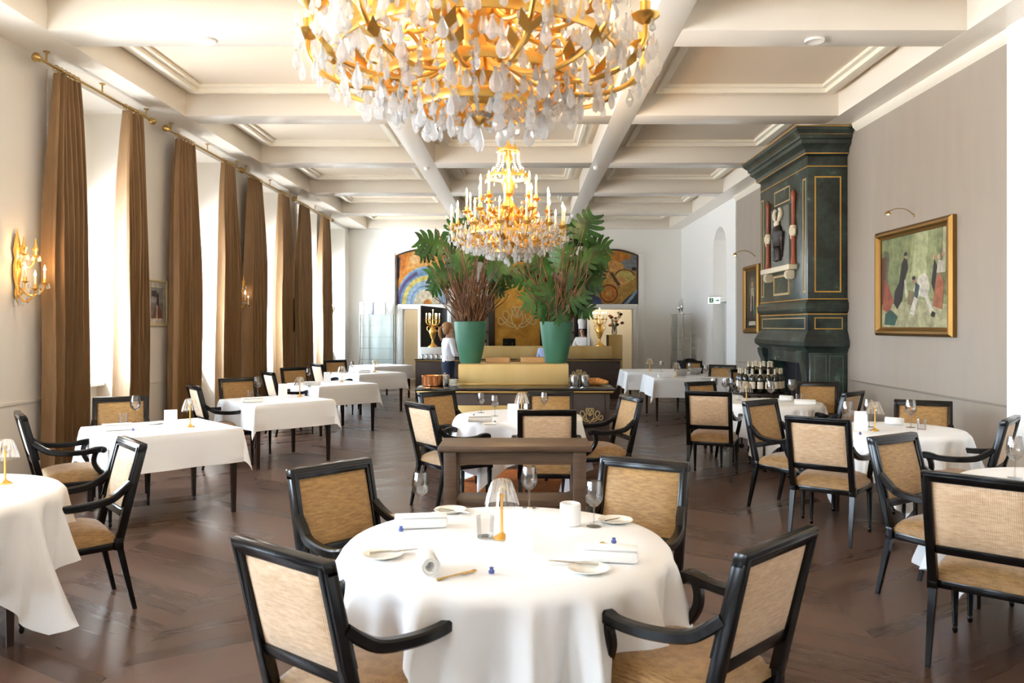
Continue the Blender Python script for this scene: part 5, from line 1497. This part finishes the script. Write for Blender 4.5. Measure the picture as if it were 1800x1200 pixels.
for i, (dx, h) in enumerate(((-.12, .40), (.05, .34))):
    t = thing('silver_ornament', 'slim silver ornament, %s on the right glass shelf' % ('nearer' if i == 0 else 'farther'), 'ornament', (4.0, 20.3 + dx * 2, 1.9505))
    bm = BM(); lathe(bm, [(.05, 0), (.05, .012), (.012, .02), (.01, .06), (.03, .1), (.035, h * .5), (.012, h * .75), (.004, h), (0, h)], 14); ob('ornament_body', bm, SILVER, t)
    bm = BM(); tube(bm, smoothpath([(-.03, 0, .12), (-.08, 0, h * .4), (-.05, 0, h * .8), (-.01, 0, h * .9)], 5), .005, 5); ob('side_scroll', bm, SILVER, t)

# exit sign with running figure and arrow
ex = thing('exit_sign', 'small green and white exit pictogram sign near the arched niche', 'sign', (4.18, 17.45, 2.20))
bm = BM(); box(bm, -.13, .13, -.012, .012, -.07, .07, .004); ob('sign_plate', bm, M('lit_sign_white', '#f2fff6', .4, emit='#f2fff6', es=.5), ex)
bm = BM()
g = lambda p: prism(bm, p, -.016, -.012, 'XZ')
g([(-.11, -.055), (-.02, -.055), (-.02, .055), (-.11, .055)]); g([(.02, -.01), (.07, -.01), (.07, -.035), (.11, .0), (.07, .035), (.07, .01), (.02, .01)])
ob('sign_green', bm, M('sign_green', '#1f8f5c', .5), ex)
bm = BM()
g([(-.075, -.02), (-.06, -.02), (-.05, .02), (-.075, .025)]); g([(-.06, -.02), (-.035, -.03), (-.035, -.042), (-.07, -.03)]); g([(-.075, -.02), (-.095, -.045), (-.085, -.05), (-.066, -.02)]); g(ell(-.06, .038, .009, .009, 10))
for v in bm.verts: v.co.y -= .002
ob('running_figure', bm, WHITEW, ex)
bm = BM(); tube(bm, [(-.10, 0, .07), (-.10, 0, .09), (.2, 0, .09)], .006, 6); ob('bracket', bm, SILVER, ex)

# ------------------------------------------------------------------ people
def skin_obj(name, mat, chains, parent, sub=1):
    """chains: list of (points with radii, index of the attach point or None); one skinned surface"""
    vs, es, rs = [], [], []
    for ch, at_ in chains:
        prev = at_
        for (p, r) in ch:
            vs.append(p); rs.append(r); i = len(vs) - 1
            if prev is not None: es.append((prev, i))
            prev = i
    me = bpy.data.meshes.new(name); me.from_pydata(vs, es, [])
    o = bpy.data.objects.new(name, me); link(o, parent)
    me.materials.append(mat)
    m = o.modifiers.new('skin', 'SKIN'); m.use_smooth_shade = True
    for i, r in enumerate(rs):
        d = me.skin_vertices[0].data[i]; d.radius = (r, r) if not isinstance(r, tuple) else r
        d.use_root = (i == 0)
    s = o.modifiers.new('sub', 'SUBSURF'); s.levels = sub; s.render_levels = sub
    return o
def person(label, loc, rz, shirt, hairm, arms, trousers=JEANS, hat=False, apron=False, ponytail=True, lean=0, H=1.0):
    """figure facing -Y, standing; arms = two lists of elbow and wrist positions"""
    t = thing('person', label, 'person', loc, rz); t.scale = (H, H, H)
    Lx = lambda z: -lean * max(0, z - .95)
    hip, chest, neck, head = (0, 0, .95), (0, Lx(1.30), 1.30), (0, Lx(1.44), 1.44), (0, Lx(1.55) - .01, 1.55)
    body = [([(hip, (.15, .11)), ((0, Lx(1.1), 1.10), (.125, .10)), (chest, (.15, .105)), ((0, Lx(1.4), 1.395), (.09, .075)), (neck, .052), ((0, Lx(1.49), 1.485), .052), (head, (.078, .09)), ((0, Lx(1.62), 1.615), (.078, .092)), ((0, Lx(1.68), 1.675), (.05, .06))], None)]
    for s in (-1, 1):
        el, wr = arms[0 if s < 0 else 1]
        sh = (s * .17, Lx(1.36), 1.36)
        w = Vector(wr); d = (w - Vector(el)).normalized()
        hand = w + d * .07
        n0 = sum(len(c_[0]) for c_ in body)
        body.append(([(sh, .055), (el, .04), (wr, .026), (tuple(hand), (.036, .018))], 2))
        pr = d.cross(Vector((0, 0, 1))); pr = pr.normalized() if pr.length > .01 else Vector((1, 0, 0))
        for k, ln_ in enumerate((.062, .072, .068, .052)):
            f0 = hand + pr * (k - 1.5) * .018 + d * .02
            body.append(([(tuple(f0), .009), (tuple(f0 + d * ln_ * .6), .0085), (tuple(f0 + d * ln_ * .9 - Vector((0, 0, .02))), .0075)], n0 + 3))
        th = w + d * .03 - pr * s * .03
        body.append(([(tuple(th), .010), (tuple(th + d * .04 - pr * s * .015), .009)], n0 + 2))
    for s in (-1, 1):
        body.append(([((s * .085, 0, .86), .085), ((s * .09, -.01, .50), .058), ((s * .09, .02, .26), .05), ((s * .09, .03, .09), .036), ((s * .095, -.10, .04), (.035, .03))], 0))
    body.append(([((0, Lx(1.56) - .095, 1.565), .012), ((0, Lx(1.55) - .118, 1.550), .012)], 6))   # nose
    b = skin_obj('body', SKIN, body, t)
    top = [([((0, 0, .92), (.175, .14)), ((0, 0, .98), (.172, .136)), ((0, Lx(1.1), 1.10), (.145, .12)), (chest, (.165, .12)), ((0, Lx(1.41), 1.41), (.09, .08))], None)]
    for s in (-1, 1):
        el, wr = arms[0 if s < 0 else 1]
        top.append(([((s * .175, Lx(1.36), 1.36), .07), (el, .056), (tuple(Vector(el).lerp(Vector(wr), .75)), .044)], 3))
    skin_obj('shirt', shirt, top, t)
    leg = [([((0, 0, 1.08), (.15, .122)), ((0, 0, 1.0), (.158, .126)), ((0, 0, .90), (.165, .13))], None)]
    for s in (-1, 1): leg.append(([((s * .088, 0, .80), .098), ((s * .09, -.01, .50), .072), ((s * .09, .02, .26), .066), ((s * .09, .03, .08), .062)], 2))
    skin_obj('trousers', trousers, leg, t)
    for s in (-1, 1):
        bm = BM(); box(bm, s * .095 - .045, s * .095 + .045, -.17, .08, 0.0, .075, .02); ob('shoe', bm, BLACK, t)
        bm = BM(); ball(bm, (s * .032, Lx(1.6) - .088, 1.598), .011, sub=1); ob('eye', bm, BLACK, t)
        bm = BM(); ball(bm, (s * .092, Lx(1.57), 1.575), .026, (.4, .7, 1.2), sub=1); ob('ear', bm, SKIN, t)
    bm = BM(); ball(bm, (0, Lx(1.52) - .088, 1.515), .02, (1.2, .3, .3), sub=1); ob('mouth', bm, M('lip', '#a9645a', .5), t)
    bm = BM()
    lathe(bm, [(.101, 1.585), (.107, 1.62), (.098, 1.67), (.06, 1.71), (0, 1.725)], 20, (0, Lx(1.6) + .02, 0))
    lathe(bm, [(.0, 1.47), (.06, 1.48), (.09, 1.55), (.098, 1.60), (.05, 1.66), (0, 1.67)], 16, (0, Lx(1.55) + .045, 0), sy=.7)
    ob('hair', bm, hairm, t)
    if ponytail:
        bm = BM(); tube(bm, smoothpath([(0, .10, 1.62), (0, .17, 1.60), (0, .17, 1.48), (0, .14, 1.36)], 5), [.022] * 6 + [.034] * 6 + [.02] * 3 + [.008], 8); ob('ponytail', bm, hairm, t)
    if hat:
        bm = BM(); lathe(bm, [(.108, 1.62), (.110, 1.70), (.112, 1.72), (.125, 1.78), (.128, 1.82), (.11, 1.86), (0, 1.87)], 24, (0, Lx(1.65) + .01, 0)); ob('chef_hat', bm, M('chef_white', '#f6f6f4', .8), t)
    return t
person('woman with tied light brown hair, white shirt and navy trousers, standing at the buffet', ((788 - VX) * 15.4 / FPX, 15.4, 0), math.radians(115), SHIRT, HAIR,
       (((-.24, -.06, 1.08), (-.10, -.26, 1.10)), ((.24, -.06, 1.08), (.10, -.26, 1.12))))
person('chef in white jacket and tall white hat behind the bar', ((1026 - VX) * 19.2 / FPX, 19.2, 0), math.radians(-25), M('chef_white', '#f6f6f4', .8), M('dark_hair', '#2a1d16', .6),
       (((-.27, -.06, 1.10), (-.12, -.26, 1.18)), ((.27, -.06, 1.10), (.10, -.28, 1.14))), hat=True, ponytail=False, lean=.10, trousers=M('black_trousers', '#14141a', .9), H=.97)
person('person in pale blue shirt mostly hidden behind the right green pot', ((962 - VX) * 15.6 / FPX, 15.6, 0), math.radians(160), BSHIRT, M('dark_hair'),
       (((-.24, -.06, 1.08), (-.14, -.26, 1.02)), ((.24, -.06, 1.08), (.14, -.26, 1.04))), ponytail=False, H=.86)

# ------------------------------------------------------------------ light
W = bpy.data.worlds.new('overcast_sky'); SC.world = W; W.use_nodes = True
ns, ln = W.node_tree.nodes, W.node_tree.links
bg = ns['Background']
tc = N(ns, 'ShaderNodeTexCoord'); sx = N(ns, 'ShaderNodeSeparateXYZ'); ln.new(tc.outputs['Generated'], sx.inputs[0])
cr = N(ns, 'ShaderNodeValToRGB')
cr.color_ramp.elements[0].position = .47; cr.color_ramp.elements[0].color = (.86, .88, .90, 1)
cr.color_ramp.elements[1].position = .53; cr.color_ramp.elements[1].color = (.74, .87, 1.0, 1)
mp = N(ns, 'ShaderNodeMapRange'); mp.inputs['From Min'].default_value = -1; mp.inputs['From Max'].default_value = 1
ln.new(sx.outputs['Z'], mp.inputs['Value']); ln.new(mp.outputs[0], cr.inputs['Fac']); ln.new(cr.outputs['Color'], bg.inputs['Color'])
bg.inputs['Strength'].default_value = 16.0

def portal(c, sx_, sy_, rot):
    l = bpy.data.lights.new('window_portal', 'AREA'); l.shape = 'RECTANGLE'; l.size = sx_; l.size_y = sy_
    l.cycles.is_portal = True
    o = bpy.data.objects.new('window_portal', l); link(o); o.location = c; o.rotation_euler = rot
for w in WIN: portal((-5.47, w + WW / 2, 2.12), 2.3, WW, (0, -pi / 2, 0))

def lamp(name, loc, power, col, rad):
    l = bpy.data.lights.new(name, 'POINT'); l.energy = power; l.color = col; l.shadow_soft_size = rad
    o = bpy.data.objects.new(name, l); link(o); o.location = loc
for y in (3.0, 8.86):
    lamp('chandelier_candlelight', (-.166, y, 3.36), 55, (1, .70, .42), .12)
    lamp('crystal_fill_light', (-.166, y, 2.66), 130, (1, .86, .70), .05)  # unseen lamp added inside the basket to whiten the crystals
for x in (-2.7, 2.4): lamp('corridor_fill_light', (x, 23.4, 2.6), 17, (1, .90, .74), .15)  # unseen lamps added to brighten the corridor behind the doorways
for y in (7.52,): lamp('sconce_candlelight', (XL + .25, y, 2.32), 2, (1, .62, .3), .04)
s = bpy.data.lights.new('sun', 'SUN'); s.energy = 9; s.angle = .06; s.color = (1, .95, .88)
so = bpy.data.objects.new('sun', s); link(so)
so.rotation_euler = Vector((.30, .80, -.62)).to_track_quat('-Z', 'Y').to_euler()

# ------------------------------------------------------------------ camera and view
cam = bpy.data.cameras.new('camera'); co = bpy.data.objects.new('camera', cam); link(co)
co.location = (0, 0, EYE); co.rotation_euler = (pi / 2, 0, 0)
cam.sensor_width = 36; cam.lens = 36 * FPX / 1800
cam.shift_x = -(VX - 900) / 1800; cam.shift_y = -(600 - VY) / 1800
cam.clip_start = .05; cam.clip_end = 200
cam.dof.use_dof = True; cam.dof.focus_distance = 9.5; cam.dof.aperture_fstop = 5.6
SC.camera = co
SC.view_settings.view_transform = 'Standard'; SC.view_settings.look = 'None'
SC.view_settings.gamma = 1; SC.view_settings.use_curve_mapping = False
SC.view_settings.exposure = 1.28
cy_ = SC.cycles
cy_.max_bounces = 10; cy_.diffuse_bounces = 5; cy_.glossy_bounces = 4; cy_.transmission_bounces = 8; cy_.transparent_max_bounces = 16
cy_.caustics_reflective = False; cy_.caustics_refractive = False
cy_.sample_clamp_indirect = 6; cy_.blur_glossy = .5
cy_.use_denoising = True
